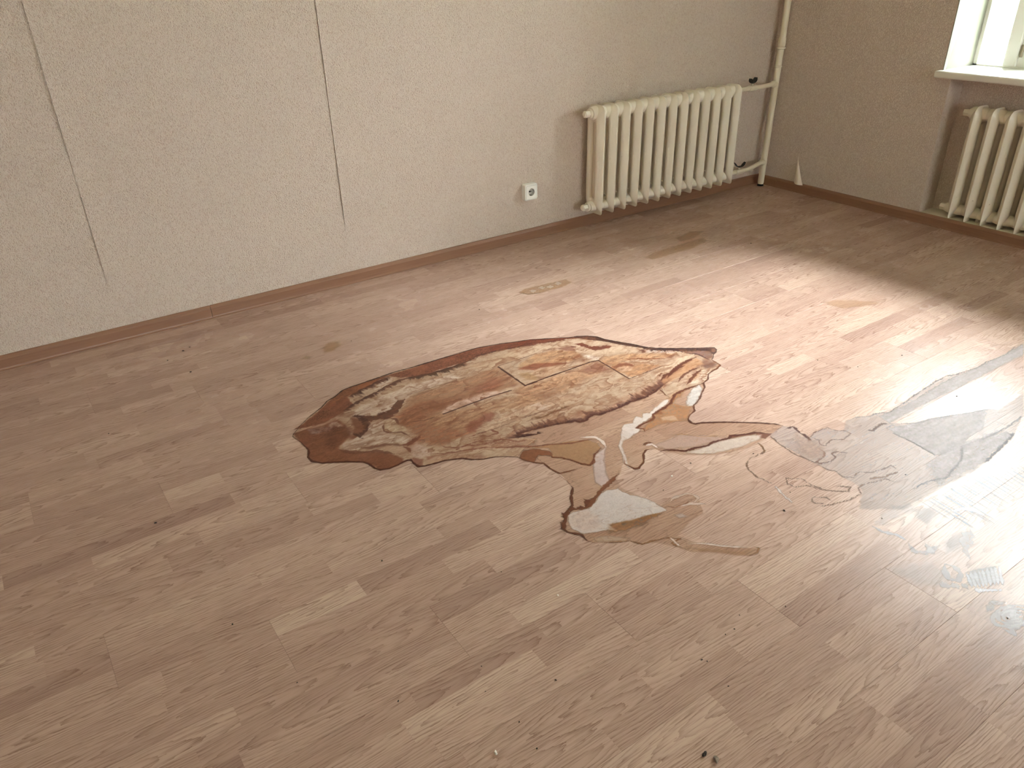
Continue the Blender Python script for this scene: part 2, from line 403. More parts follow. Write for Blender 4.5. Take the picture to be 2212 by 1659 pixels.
# ---------------------------------------------------------------- windows
def window(i, ya, yb):
    root = empty('window_%d' % i, (.28, ya, ZS)); L = root.location
    def part(name, bm, m, par=root, **kw):
        bmesh.ops.translate(bm, verts=bm.verts, vec=-L if par is root else -L)
        return obj(name, bm, m, par, **kw)
    part('window_sill', rbox((-.052, ya + .016, ZS - .034), (.30, yb - .016, ZS), .009, 3), M_WHITE, smooth=True)
    xf = .288
    part('window_frame', boxes(((xf, ya, ZS), (xf + .06, ya - .022, ZT)), ((xf, yb, ZS), (xf + .06, yb + .022, ZT)), ((xf, ya, ZT), (xf + .06, yb, ZT - .05)), ((xf, ya, ZS), (xf + .06, yb, ZS + .008))), M_WHITE)
    mul = [ya - .155, (ya + yb) / 2 - .06, yb + .155]
    for y in mul:
        part('mullion', rbox((xf - .004, y, ZS + .006), (xf + .066, y - .065, ZT - .05), .006), M_WHITE)
    edges = [ya - .022] + [v for y in mul for v in (y, y - .065)] + [yb + .022]
    for y0, y1 in zip(edges[0::2], edges[1::2]):
        if y0 - y1 > .3:
            sa = part('sash', boxes(((xf + .012, y0, ZS + .008), (xf + .05, y0 - .05, ZT - .05)), ((xf + .012, y1, ZS + .008), (xf + .05, y1 + .05, ZT - .05)),
                ((xf + .012, y0 - .05, ZS + .008), (xf + .05, y1 + .05, ZS + .062)), ((xf + .012, y0 - .05, ZT - .10), (xf + .05, y1 + .05, ZT - .05))), M_WHITE)
            bm = boxes(((xf + .03, y0 - .05, ZS + .06), (xf + .034, y1 + .05, ZT - .10))); bmesh.ops.translate(bm, verts=bm.verts, vec=-L)
            obj('pane', bm, M_GLASS, sa)
            bm = bmesh.new(); tube(bm, [(xf + .004, y0 - .012, ZS + .055), (xf + .004, y0 - .012, ZS + .115)], .007, 12); bmesh.ops.translate(bm, verts=bm.verts, vec=-L)
            tag(obj('hinge', bm, M_METAL, sa, smooth=True), 'metal hinge')
        else:
            part('pane', boxes(((xf + .03, y0, ZS + .007), (xf + .034, y1, ZT - .05))), M_GLASS)
    for y, s in ((ya, -1), (yb, 1)):       # painted reveals
        part('reveal', boxes(((.0005, y, ZS), (xf + .055, y + s * .003, ZT))), M_JAMB)
    part('reveal', boxes(((.0005, ya - .003, ZT - .003), (xf, yb + .003, ZT))), M_JAMB)
    tag(root, 'white window with broad white sill above the radiator niche' if i == 1 else 'unseen white window added for fill light in the wall on the camera side', 'window', kind='structure')
    return root, L
w1, L1 = window(1, *WIN[0])
for i, xa in enumerate(FILL_WIN):  # added windows, out of view, that even out the light on the long wall
    w_, L_ = window(2 + i, WIN[0][0], WIN[0][1]); w_.location = (xa, RY - .28, ZS); w_.rotation_euler = (0, 0, -math.pi / 2)
# white lining strip that has come loose from the front edge of the left reveal
bm = bmesh.new(); prev = None
for i in range(13):
    t = i / 12; z = ZS + .003 + t * 1.45; w = .006 + .085 * min(1, t * 3.4) ; off = .004 + .012 * min(1, t * 3)
    row = [bm.verts.new(Vector((x, y, z)) - L1) for x, y in ((.0002, -1.0845), (.004 + w * .5, -1.085 - off * .7), (.004 + w, -1.085 - off), (.003 + w, -1.0845 - off), (.004 + w * .5, -1.084 - off * .6))]
    if prev:
        for j in range(4): bm.faces.new((prev[j], prev[j + 1], row[j + 1], row[j]))
    prev = row
tag(obj('lining_strip', bm, M_WHITE, w1, smooth=True), 'loose white lining strip')
for (ya, yb) in WIN:
    o = obj('plaster_ledge', boxes(((.0005, ya - .055, .050), (.136, yb + .055, .0555))), M_PLASTER, wb)
    tag(o, 'rough white plaster ledge')

# ---------------------------------------------------------------- cast iron radiators
def section_mesh(pitch):
    """one cast section: a flattened ring in the y,z plane (y = depth, front at -), swelling to a column each side of a slot"""
    D, H, S = .135, .585, 72
    def loop(hw, z0, z1, r, rt=None):
        pts = []; rt = rt or r
        cs = [(hw - rt, z1 - rt, 0, rt), (-hw + rt, z1 - rt, 90, rt), (-hw + r, z0 + r, 180, r), (hw - r, z0 + r, 270, r)]
        dense = []
        for cx, cz, a0, rr in cs:
            for i in range(13):
                a = math.radians(a0 + 90 * i / 12); dense.append((cx + rr * math.cos(a), cz + rr * math.sin(a)))
        return dense
    def resample(dense, n):
        d = dense + dense[:1]; L = [0]
        for a, b in zip(d[:-1], d[1:]): L.append(L[-1] + math.hypot(b[0] - a[0], b[1] - a[1]))
        return d, L
    outer = loop(D / 2, 0, H, .016, .036); inner = loop(.0125, .088, H - .088, .0115)
    # pair the two outlines corner by corner
    def even(dense, segs):
        out = []
        for q in range(4):
            arc = dense[q * 13:(q + 1) * 13]; out += [arc[i] for i in range(0, 13, 2)]
            a, b = dense[q * 13 + 12], dense[((q + 1) % 4) * 13]
            for i in range(1, segs[q]): out.append((a[0] + (b[0] - a[0]) * i / segs[q], a[1] + (b[1] - a[1]) * i / segs[q]))
        return out
    sg = [5, 14, 5, 14]; o_, i_ = even(outer, sg), even(inner, sg); n = len(o_)
    rs = [0, .06, .14, .26, .40, .55, .70, .84, .95, 1.0]
    th = [.05, .17, .36, .64, .88, 1.0, .97, .82, .55, .34]
    bm = bmesh.new(); T = .0280; sides = []
    for sgn in (1, -1):
        g = []
        for (a, t) in zip(rs, th):
            row = []
            for k in range(n):
                y = o_[k][0] + (i_[k][0] - o_[k][0]) * a; z = o_[k][1] + (i_[k][1] - o_[k][1]) * a
                tt = t
                low = max(0, 1 - z / .085)                      # pointed foot
                tt = tt * (1 - .80 * low ** 1.15)
                row.append(bm.verts.new((sgn * T * tt, y, z)))
            g.append(row)
        sides.append(g)
        for r0, r1 in zip(g[:-1], g[1:]):
            for k in range(n):
                q = (r0[k], r0[(k+1) % n], r1[(k+1) % n], r1[k]); bm.faces.new(q if sgn > 0 else q[::-1])
    for idx in (0, -1):
        a, b = sides[0][idx], sides[1][idx]
        for k in range(n): bm.faces.new((a[k], a[(k+1) % n], b[(k+1) % n], b[k]))
    # casting web in the slot, hubs that join the sections, and a few drips of old paint
    box(bm, (-.006, -.0128, .085), (.006, .0128, H - .085))
    for z in (.0425, .5425):
        n0 = len(bm.verts)
        tube(bm, [(-pitch / 2, 0, 0), (-pitch / 2 + .004, 0, 0), (-.022, 0, 0), (.022, 0, 0), (pitch / 2 - .004, 0, 0), (pitch / 2, 0, 0)], [.026, .027, .030, .030, .027, .026], 24)
        bm.verts.ensure_lookup_table()
        for v in bm.verts[n0:]: v.co.y *= 1.25; v.co.z = v.co.z * (1.2 if z > .3 else .98) + z
    for (x, y, z) in ((.026, -.046, .36), (.0255, -.040, .21), (-.026, -.046, .30), (.018, -.060, .12)):
        bmesh.ops.create_icosphere(bm, subdivisions=1, radius=.0028, matrix=Matrix.Translation((x, y, z)))
    bmesh.ops.recalc_face_normals(bm, faces=bm.faces)
    me = bpy.data.meshes.new('section'); bm.to_mesh(me); bm.free()
    for p in me.polygons: p.use_smooth = True
    me.set_sharp_from_angle(angle=math.radians(48))
    me.materials.append(M_RAD); return me
def hexplug(z, L_=.04):
    bm = bmesh.new(); tube(bm, [(.0, 0, z), (-.012, 0, z)], [.0245, .0225], 20)
    tube(bm, [(-.012, 0, z), (-L_, 0, z)], .0185, 6); tube(bm, [(-L_, 0, z), (-L_ - .006, 0, z)], [.0155, .010], 14)
    return bm
def radiator(name, loc, rz, n, pitch, label, plugs=('left',)):
    root = empty(name, loc); root.rotation_euler = (0, 0, rz); tag(root, label, 'radiator')
    me = section_mesh(pitch)
    for i in range(n):
        s = link('section', me, None, root, (pitch * i, 0, 0)); s.rotation_euler = (0, 0, random.uniform(-.012, .012)); s.location.z = random.uniform(-.0015, .0015)
    for z in (.0425, .5425):
        o = obj('plug', hexplug(z), M_RAD, root, (-pitch / 2, 0, 0), smooth=30)
    return root
PITCH = .0884
r1 = radiator('cast_iron_radiator', (-1.516, -.092, .093), 0, 13, PITCH, 'long white cast iron radiator with thirteen sections on the left wall, beside the corner pipe')
for i in (1, 11): obj('wall_bracket', boxes(((PITCH * (i + .5) - .012, .02, .50), (PITCH * (i + .5) + .012, .0905, .515))), M_RAD, r1)
r2 = radiator('cast_iron_radiator', (.062, -1.300, .0565), -math.pi / 2, 15, .0868, 'white cast iron radiator set in the niche under the window sill')
for i in (1.5, 12.5): obj('support_foot', boxes(((.0868 * i - .008, -.01, 0), (.0868 * i + .008, .01, .03))), M_PLASTER, r2)

# ---------------------------------------------------------------- riser pipe in the corner
pp = empty('heating_pipe', (-.062, -.076, 0)); PL = Vector(pp.location)
tag(pp, 'white painted heating riser in the corner with two branch pipes and black valve handles', 'pipe')
def pz(z): return Vector((-.062 + .034 * z / 1.1, -.076 + .006 * z / 1.1, z))
def ppart(name, bm, m, par=pp, **kw):
    bmesh.ops.translate(bm, verts=bm.verts, vec=-PL); return obj(name, bm, m, par, **kw)
bm = bmesh.new(); tube(bm, [pz(.012), pz(.022), pz(.4), pz(.73), pz(1.2), pz(2.0), pz(RZ)], [.017, .0195, .0195, .0195, .020, .020, .020], 20)
ppart('riser', bm, M_PIPE, smooth=True)
bm = bmesh.new(); tube(bm, [pz(.0), pz(.013)], [.021, .017], 16); ppart('floor_hole', bm, M_HOLE)
for z, r, h in ((.842, .0285, .008), (.736, .0225, .006), (.875, .0235, .03)):
    bm = bmesh.new(); tube(bm, [pz(z - h), pz(z - h * .6), pz(z + h * .6), pz(z + h)], [.0195, r, r, .0195], 20)
    ppart('coupling', bm, M_PIPE, smooth=True)
xr = -1.516 + PITCH * 12.5
def branch(z, pts, name):
    bm = bmesh.new(); tube(bm, pts, .0135, 16); return ppart(name, bm, M_PIPE, smooth=True)
z1, z2 = .093 + .5425, .093 + .0425
branch(z1, [(xr + .0006, -.092, z1), (-.20, -.092, z1), (-.12, -.089, z1 + .002), (pz(z1).x, pz(z1).y, z1 + .004)], 'supply_pipe')
branch(z2, [(xr + .0006, -.092, z2), (-.24, -.092, z2), (-.17, -.091, z2 + .010), (-.12, -.087, z2 + .020), (pz(z2).x, pz(z2).y, z2 + .022)], 'return_pipe')
for z in (z1, z2 + .02):
    bm = bmesh.new(); c = pz(z); tube(bm, [c + Vector((-.045, -.004, 0)), c + Vector((-.03, -.003, 0)), c], [.0145, .020, .021], 18); ppart('tee', bm, M_PIPE, smooth=True)
def valve(x, z, tilt):
    bm = bmesh.new(); tube(bm, [(x - .036, -.092, z), (x - .032, -.092, z), (x - .018, -.092, z), (x + .018, -.092, z), (x + .032, -.092, z), (x + .036, -.092, z)], [.014, .0185, .0175, .0175, .0185, .014], 8)
    tube(bm, [(x, -.092, z + .012), (x, -.092, z + .030)], .0075, 10)
    v = ppart('valve', bm, M_PIPE, smooth=30)
    bm = bmesh.new()
    tube(bm, [(x, -.092, z + .027), (x, -.092, z + .034)], .009, 10)
    for s in (1, -1):                       # two wings turned up at their ends
        a, b = Vector((x, -.092, z + .028)), Vector((math.cos(tilt), math.sin(tilt), 0)) * s
        w = Vector((-math.sin(tilt), math.cos(tilt), 0))
        prof = [(.003, 0, .006), (.012, .001, .009), (.020, .006, .013), (.028, .015, .015), (.036, .026, .010)]
        up = [[bm.verts.new(a + b * d + w * e * hw + Vector((0, 0, h + q))) for e, q in ((-1, 0), (1, 0), (1, .0045), (-1, .0045))] for d, h, hw in prof]
        for r0, r1_ in zip(up[:-1], up[1:]):
            for k in range(4): bm.faces.new((r0[k], r0[(k+1) % 4], r1_[(k+1) % 4], r1_[k]))
        bm.faces.new(up[0]); bm.faces.new(up[-1][::-1])
    bmesh.ops.translate(bm, verts=bm.verts, vec=-PL)
    tag(obj('valve_handle', bm, M_BLACK, v), 'black butterfly valve handle')
valve(-.285, z1, .25); valve(-.315, z2, -.35)

# ---------------------------------------------------------------- wall socket
so = empty('power_socket', (-1.9075, -.0012, .266))
tag(so, 'small square white wall socket left of the long radiator', 'socket')
def rrect(w, h, r, y, n=6):
    out = []
    for cx, cz, a0 in ((w-r, h-r, 0), (-w+r, h-r, 90), (-w+r, -h+r, 180), (w-r, -h+r, 270)):
        for i in range(n + 1):
            a = math.radians(a0 + 90 * i / n); out.append((cx + r * math.cos(a), y, cz + r * math.sin(a)))
    return out
def lofted(loops, cap=True):
    bm = bmesh.new(); R_ = [[bm.verts.new(p) for p in l] for l in loops]; n = len(R_[0])
    for a, b in zip(R_[:-1], R_[1:]):
        for k in range(n): bm.faces.new((a[k], a[(k+1) % n], b[(k+1) % n], b[k]))
    if cap: bm.faces.new(R_[-1])
    return bm
def circ(r, y, n=28): return [(r * math.cos(math.radians(45) + 2 * math.pi * (k - 3) / n), y, r * math.sin(math.radians(45) + 2 * math.pi * (k - 3) / n)) for k in range(n)]
obj('socket_frame', lofted([rrect(.0415, .043, .008, .0), rrect(.0415, .043, .008, -.026), rrect(.0395, .041, .008, -.0305), rrect(.0345, .036, .005, -.0315), rrect(.0335, .035, .004, -.0300)], False), M_SOCK, so, smooth=35)
obj('cover_plate', lofted([rrect(.0330, .0345, .004, -.0295), rrect(.0330, .0345, .004, -.0322), rrect(.0322, .0337, .004, -.0330), circ(.0215, -.0330), circ(.0200, -.0326)], False), M_SOCK, so, smooth=35)
obj('socket_well', lofted([circ(.0200, -.0326), circ(.0196, -.014)], True), M_WELL, so, smooth=35)
for s in (1, -1):
    bm = bmesh.new(); tube(bm, [(s * .0095, -.0145, 0), (s * .0095, -.0132, 0)], .0031, 12); obj('pin_hole', bm, M_DARK, so)
    obj('earth_clip', boxes(((-.0025, -.030, s * .0192), (.0025, -.015, s * .0165))), M_METAL, so)
bm = bmesh.new(); tube(bm, [(0, -.0142, 0), (0, -.0165, 0)], .0042, 12); obj('centre_screw', bm, M_DARK, so)

# ---------------------------------------------------------------- dried stains on the laminate
def _hash(ix,iy,s):
    h=(ix.astype(np.int64)*374761393+iy.astype(np.int64)*668265263+s*974711)&0x7fffffff
    h=((h^(h>>13))*1274126177)&0x7fffffff
    h=(h^(h>>16))&0xffff
    return h/65535.0
def vnoise(x,y,s=0):
    ix=np.floor(x);iy=np.floor(y);fx=x-ix;fy=y-iy
    fx=fx*fx*(3-2*fx);fy=fy*fy*(3-2*fy)
    a=_hash(ix,iy,s);b=_hash(ix+1,iy,s);c=_hash(ix,iy+1,s);d=_hash(ix+1,iy+1,s)
    return (a+(b-a)*fx)*(1-fy)+(c+(d-c)*fx)*fy
def fbm(x,y,s=0,o=3):
    r=0;t=0;a=1
    for i in range(o):
        r=r+a*vnoise(x*2**i,y*2**i,s+i*17);t+=a;a*=.55
    return r/t*2-1
def seg_dist(x,y,pts):
    "nearest distance, signed side and arc length along the open line pts"
    best=np.full(x.shape,1e9);sgn=np.zeros(x.shape);arc=np.zeros(x.shape);s0=0.
    for (ax,ay),(bx,by) in zip(pts[:-1],pts[1:]):
        dx=bx-ax;dy=by-ay;l2=dx*dx+dy*dy+1e-12
        t=np.clip(((x-ax)*dx+(y-ay)*dy)/l2,0,1)
        ex=x-ax-t*dx;ey=y-ay-t*dy;d=ex*ex+ey*ey
        m=d<best
        best=np.where(m,d,best);sgn=np.where(m,np.sign(dx*(y-ay)-dy*(x-ax)),sgn)
        arc=np.where(m,s0+t*l2**.5,arc);s0+=l2**.5
    return np.sqrt(best),sgn,arc,s0
def inside(x,y,pts):
    r=np.zeros(x.shape,bool);n=len(pts)
    for i in range(n):
        (ax,ay),(bx,by)=pts[i],pts[(i+1)%n]
        if ay==by: continue
        c=((ay>y)!=(by>y))&(x<(bx-ax)*(y-ay)/(by-ay)+ax)
        r^=c
    return r
def paint(X,Y,layers):
    """X,Y in mm (1-D arrays); layers with points in mm. Returns premixed rgb (sRGB 0..1) and alpha."""
    rgb=np.zeros((X.size,3));al=np.zeros(X.size)
    for k,Lr in enumerate(layers):
        t,pts,c,a=Lr[:4]
        q=np.array(pts);m=60
        sel=np.nonzero((X>q[:,0].min()-m)&(X<q[:,0].max()+m)&(Y>q[:,1].min()-m)&(Y<q[:,1].max()+m))[0]
        if not sel.size: continue
        x=X[sel];y=Y[sel]
        if t=='f':
            _,_,_,_,f,w,ws,st=Lr
            wx=x+w*fbm(x/ws,y/ws,k*7+1);wy=y+w*fbm(x/ws,y/ws,k*7+3)
            d,_,_,_=seg_dist(wx,wy,pts+pts[:1]);ins=inside(wx,wy,pts)
            sd=np.where(ins,d,-d)
            cov=np.clip(.5+sd/(2*f),0,1);cov=cov*cov*(3-2*cov)*a
            cc=np.array(c)[None,:]/255.*np.ones((x.size,1))
            if st:
                n=fbm(x/60,y/9,k+5)*.6+fbm(x/7,y/5,k+9)*.5
                cov=np.clip(cov*(1+.28*(st-.5)*n) if st>1 else cov,0,1)
                cc=cc*(1+.13*st*n[:,None])
        elif t=='t':
            _,_,_,_,sx,sy,lv,pw=Lr
            wx=x+6*fbm(x/40,y/40,k+1);wy=y+6*fbm(x/40,y/40,k+3)
            ins=inside(wx,wy,pts);d,_,_,_=seg_dist(wx,wy,pts+pts[:1])
            n=fbm(wx/sx,wy/sy,k+6,3)
            cov=((n*lv)%1.0)**pw*a*ins*np.clip(d/6,0,1)*np.clip(.55+1.2*fbm(x/70,y/50,k+11),0,1)
            cc=np.array(c)[None,:]/255.*np.ones((x.size,1))
        elif t=='l':
            _,_,_,_,wd,w,ws,tp,f=Lr
            wx=x+w*fbm(x/ws,y/ws,k*7+1);wy=y+w*fbm(x/ws,y/ws,k*7+3)
            d,_,s,S=seg_dist(wx,wy,pts)
            h=wd*.74*(1+.6*fbm(s/14,s*0,k+2))
            if tp: h=h*np.clip(np.minimum(s,S-s)/(S*.18*tp+1e-6),.25,1)
            ff=f+.5
            cov=np.clip((h+ff-d)/(2*ff),0,1)*a*np.clip(h/1.1,0,1)
            cc=np.array(c)[None,:]/255.*np.ones((x.size,1))
        else:
            _,_,_,_,ln,side,sc,w=Lr
            wx=x+w*fbm(x/12,y/12,k*7+1);wy=y+w*fbm(x/12,y/12,k*7+3)
            d,sg,s,S=seg_dist(wx,wy,pts)
            # stain side: +1 is left of travel in world xy
            sdd=d*np.where(sg*side>0,1,-1)
            n=.5+.5*fbm(s/sc,sdd/(sc*5),k+4,3);n2=.5+.5*fbm(s/(sc*5),s*0,k+8,2)
            L_=ln*(.24+1.4*n**1.5*(.4+n2))
            v=np.clip((L_-sdd)/(.35*ln),0,1)*np.clip((sdd+2.5)/3,0,1)
            v=v*np.clip(np.minimum(s,S-s)/(S*.06+1e-6),0,1)
            cov=v*a
            cc=np.array(c)[None,:]/255.*np.ones((x.size,1))
        A=al[sel];na=cov+A*(1-cov)
        o=np.where(na[:,None]>1e-6,(cc*cov[:,None]+rgb[sel]*(A*(1-cov))[:,None])/np.maximum(na,1e-6)[:,None],cc)
        rgb[sel]=o;al[sel]=na
    return np.clip(rgb,0,1),al

SAT = .97
REFW = np.array([(v / 12.92 if v <= .04045 else ((v + .055) / 1.055) ** 2.4) for v in (196/255, 167/255, 145/255)])
WALB = np.array([srgb(186,158,141)[i] for i in range(3)])
def stain(name, layers, step, mtl, label, cat, group=None, z=.0005, relief=.0006):
    pts = np.array([p for l in layers for p in l[1]]); m = 30
    gx = np.arange(pts[:, 0].min() - m, pts[:, 0].max() + m, step); gy = np.arange(pts[:, 1].min() - m, min(pts[:, 1].max() + m, -25), step)
    X, Y = np.meshgrid(gx, gy); rgb, al = paint(X.ravel(), Y.ravel(), layers)
    keep = (al > .015).reshape(X.shape)
    cell = keep[:-1, :-1] | keep[1:, :-1] | keep[:-1, 1:] | keep[1:, 1:]
    idx = np.arange(X.size).reshape(X.shape)
    q = np.stack([idx[:-1, :-1][cell], idx[:-1, 1:][cell], idx[1:, 1:][cell], idx[1:, :-1][cell]], -1)
    used = np.unique(q); mp = np.full(X.size, -1); mp[used] = np.arange(used.size); q = mp[q]
    cx, cy = float(pts[:, 0].mean()) / 1000, float(pts[:, 1].mean()) / 1000
    x = X.ravel()[used] / 1000; y = Y.ravel()[used] / 1000
    hh = fbm(x * 1000 / 35, y * 1000 / 14, 77) * .5 + .5
    zz = z + relief * al[used] * (.25 + .6 * hh)
    me = bpy.data.meshes.new(name)
    me.vertices.add(used.size); me.vertices.foreach_set('co', np.stack([x - cx, y - cy, zz], -1).astype(np.float32).ravel())
    me.loops.add(q.size); me.loops.foreach_set('vertex_index', q.astype(np.int32).ravel())
    me.polygons.add(len(q)); me.polygons.foreach_set('loop_start', np.arange(0, q.size, 4, dtype=np.int32))
    me.update(); me.validate()
    c = rgb[used]; g_ = c.mean(1, keepdims=True); c = np.clip(g_ + (c - g_) * SAT, 0, 1); lin = np.where(c <= .04045, c / 12.92, ((c + .055) / 1.055) ** 2.4) / REFW * WALB * (.90, .872, .905)
    col = np.concatenate([np.clip(lin, 0, .9), np.ones((used.size, 1))], 1).astype(np.float32)
    me.attributes.new('pigment', 'FLOAT_COLOR', 'POINT').data.foreach_set('color', col.ravel())
    me.attributes.new('cover', 'FLOAT', 'POINT').data.foreach_set('value', al[used].astype(np.float32))
    me.polygons.foreach_set('use_smooth', np.ones(len(q), dtype=bool))
    return tag(link(name, me, mtl, None, (cx, cy, 0)), label, cat, group)
M_STAIN = film('dried_stain', .42); M_SILT = film('dried_silt', .55); M_DUST = film('dust_marks', .36, .34)
stain('silt_runoff', [
('f',[(-2364,-2078),(-2337,-2108),(-2342,-2108),(-2359,-2131),(-2364,-2162),(-2364,-2180),(-2334,-2167),(-2304,-2163),(-2258,-2170),(-2252,-2197),(-2233,-2211),(-2170,-2181),(-2128,-2184),(-2087,-2210),(-2061,-2210),(-2009,-2234),(-1882,-2225),(-1802,-2217),(-1697,-2210),(-1621,-2211),(-1570,-2227),(-1457,-2242),(-1390,-2239),(-1280,-2254),(-1193,-2243),(-1121,-2245),(-1231,-2297),(-1672,-2283),(-2068,-2275),(-2047,-2305),(-2006,-2326),(-1948,-2337),(-1870,-2367),(-1791,-2397),(-1728,-2420),(-1707,-2440),(-1525,-2436),(-1672,-2505),(-1833,-2548),(-1931,-2552),(-2031,-2567),(-2114,-2574),(-2239,-2563),(-2371,-2557),(-2451,-2552),(-2549,-2480),(-2473,-2441),(-2456,-2418),(-2452,-2363),(-2443,-2332),(-2460,-2311),(-2457,-2275),(-2459,-2234),(-2459,-2153),(-2442,-2088)],(192, 184, 176),0.34,4,5,25,2),
('f',[(-2110,-2289),(-2047,-2305),(-1909,-2347),(-1738,-2417),(-1869,-2469),(-2094,-2472),(-2127,-2464)],(186, 182, 178),0.36,6,6,25,2),
('f',[(-2198,-2474),(-2048,-2465),(-1892,-2496),(-1811,-2530),(-1853,-2550),(-2024,-2563),(-2102,-2568),(-2272,-2553)],(184, 180, 178),0.3,12,8,25,2),
('f',[(-2371,-2131),(-2364,-2180),(-2368,-2236),(-2429,-2272),(-2454,-2238),(-2445,-2196)],(176, 138, 112),0.35,14,8,20,1),
('f',[(-2071,-2273),(-1948,-2270),(-1668,-2281),(-1216,-2290),(-1132,-2250),(-1404,-2246),(-1625,-2231),(-1869,-2240),(-2065,-2231)],(190, 184, 176),0.4,4,5,20,1),
('l',[(-2366,-2094),(-2345,-2100),(-2340,-2111),(-2342,-2108),(-2356,-2133),(-2354,-2152),(-2362,-2181),(-2373,-2182)],(92, 56, 42),0.85,5,4,10,0.4,0.6),
('l',[(-2358,-2176),(-2334,-2167),(-2304,-2163),(-2258,-2170),(-2252,-2197),(-2230,-2213),(-2227,-2238),(-2279,-2243),(-2309,-2221),(-2354,-2230),(-2360,-2222),(-2343,-2196),(-2346,-2176)],(120, 84, 64),0.85,2.2,4,10,0.4,0.6),
('l',[(-2383,-2225),(-2385,-2249),(-2407,-2265),(-2455,-2269),(-2445,-2284),(-2411,-2293),(-2378,-2286),(-2378,-2270),(-2355,-2270),(-2326,-2301)],(112, 76, 56),0.85,2.6,4,10,0.4,0.6),
('l',[(-2173,-2183),(-2128,-2184),(-2089,-2210),(-2061,-2210),(-2009,-2234),(-1882,-2225),(-1802,-2217),(-1697,-2210),(-1621,-2211),(-1581,-2224),(-1462,-2245),(-1395,-2241),(-1280,-2254),(-1193,-2243),(-1121,-2245)],(112, 104, 96),0.85,2.2,4,10,0.4,0.6),
('l',[(-1865,-2238),(-1768,-2233),(-1578,-2232)],(130, 122, 112),0.85,1.6,4,10,0.4,0.6),
('l',[(-2172,-2257),(-2157,-2268),(-2122,-2263),(-2095,-2260),(-2079,-2272)],(104, 78, 64),0.85,5,4,10,0.4,0.6),
('l',[(-2079,-2272),(-2004,-2325),(-1948,-2337),(-1869,-2366),(-1791,-2397),(-1728,-2420),(-1718,-2442)],(126, 122, 120),0.85,2,4,10,0.4,0.6),
('l',[(-2113,-2287),(-2081,-2284),(-2068,-2292)],(126, 116, 110),0.85,2,4,10,0.4,0.6),
('l',[(-2117,-2306),(-2118,-2388),(-2130,-2465)],(116, 108, 102),0.85,3,4,10,0.4,0.6),
('l',[(-2130,-2465),(-2012,-2483),(-1906,-2503),(-1788,-2511),(-1672,-2505)],(130, 124, 120),0.85,2,4,10,0.4,0.6),
('l',[(-1809,-2540),(-1856,-2548),(-1953,-2560),(-2000,-2565),(-2049,-2569)],(110, 106, 104),0.85,5,4,10,0.4,0.6),
('l',[(-2019,-2487),(-2091,-2522),(-2176,-2536),(-2211,-2544),(-2277,-2520),(-2348,-2518)],(118, 114, 112),0.85,3,4,10,0.4,0.6),
('l',[(-2442,-2088),(-2460,-2135),(-2467,-2204),(-2457,-2275)],(122, 90, 70),0.85,2.4,4,10,0.4,0.6),
('l',[(-2457,-2275),(-2458,-2310),(-2445,-2334),(-2452,-2363),(-2432,-2381),(-2394,-2376),(-2365,-2400),(-2323,-2409),(-2287,-2413),(-2292,-2443)],(128, 96, 74),0.85,2,4,10,0.4,0.6),
('l',[(-2400,-2415),(-2370,-2427),(-2348,-2436),(-2300,-2444)],(140, 108, 82),0.85,4,4,10,0.4,0.6),
('l',[(-2552,-2304),(-2592,-2267),(-2611,-2290),(-2606,-2311),(-2571,-2326),(-2558,-2357),(-2529,-2393),(-2501,-2413),(-2477,-2406),(-2515,-2371)],(126, 92, 66),0.85,2,4,10,0.4,0.6),
('l',[(-2558,-2292),(-2560,-2327),(-2552,-2362)],(128, 94, 70),0.85,2,4,10,0.4,0.6),
('l',[(-2349,-2475),(-2361,-2444),(-2440,-2419),(-2462,-2421),(-2481,-2442),(-2530,-2440),(-2592,-2422),(-2633,-2405)],(130, 96, 72),0.85,2,4,10,0.4,0.6),
('l',[(-2578,-2412),(-2575,-2394),(-2599,-2376),(-2617,-2377),(-2625,-2391),(-2600,-2412)],(130, 98, 76),0.85,2,4,10,0.4,0.6),
('l',[(-2507,-2100),(-2517,-2118),(-2532,-2139),(-2597,-2139),(-2627,-2148),(-2646,-2172),(-2655,-2210),(-2647,-2259),(-2643,-2269)],(132, 96, 70),0.85,2,4,10,0.4,0.6),
('l',[(-2648,-2273),(-2661,-2304),(-2674,-2355)],(212, 194, 180),0.85,4,4,10,0.4,0.6)], 3.2, M_SILT,
      'grey dried run-off film spreading right across the boards towards the window', 'stain', None, 0.0004)
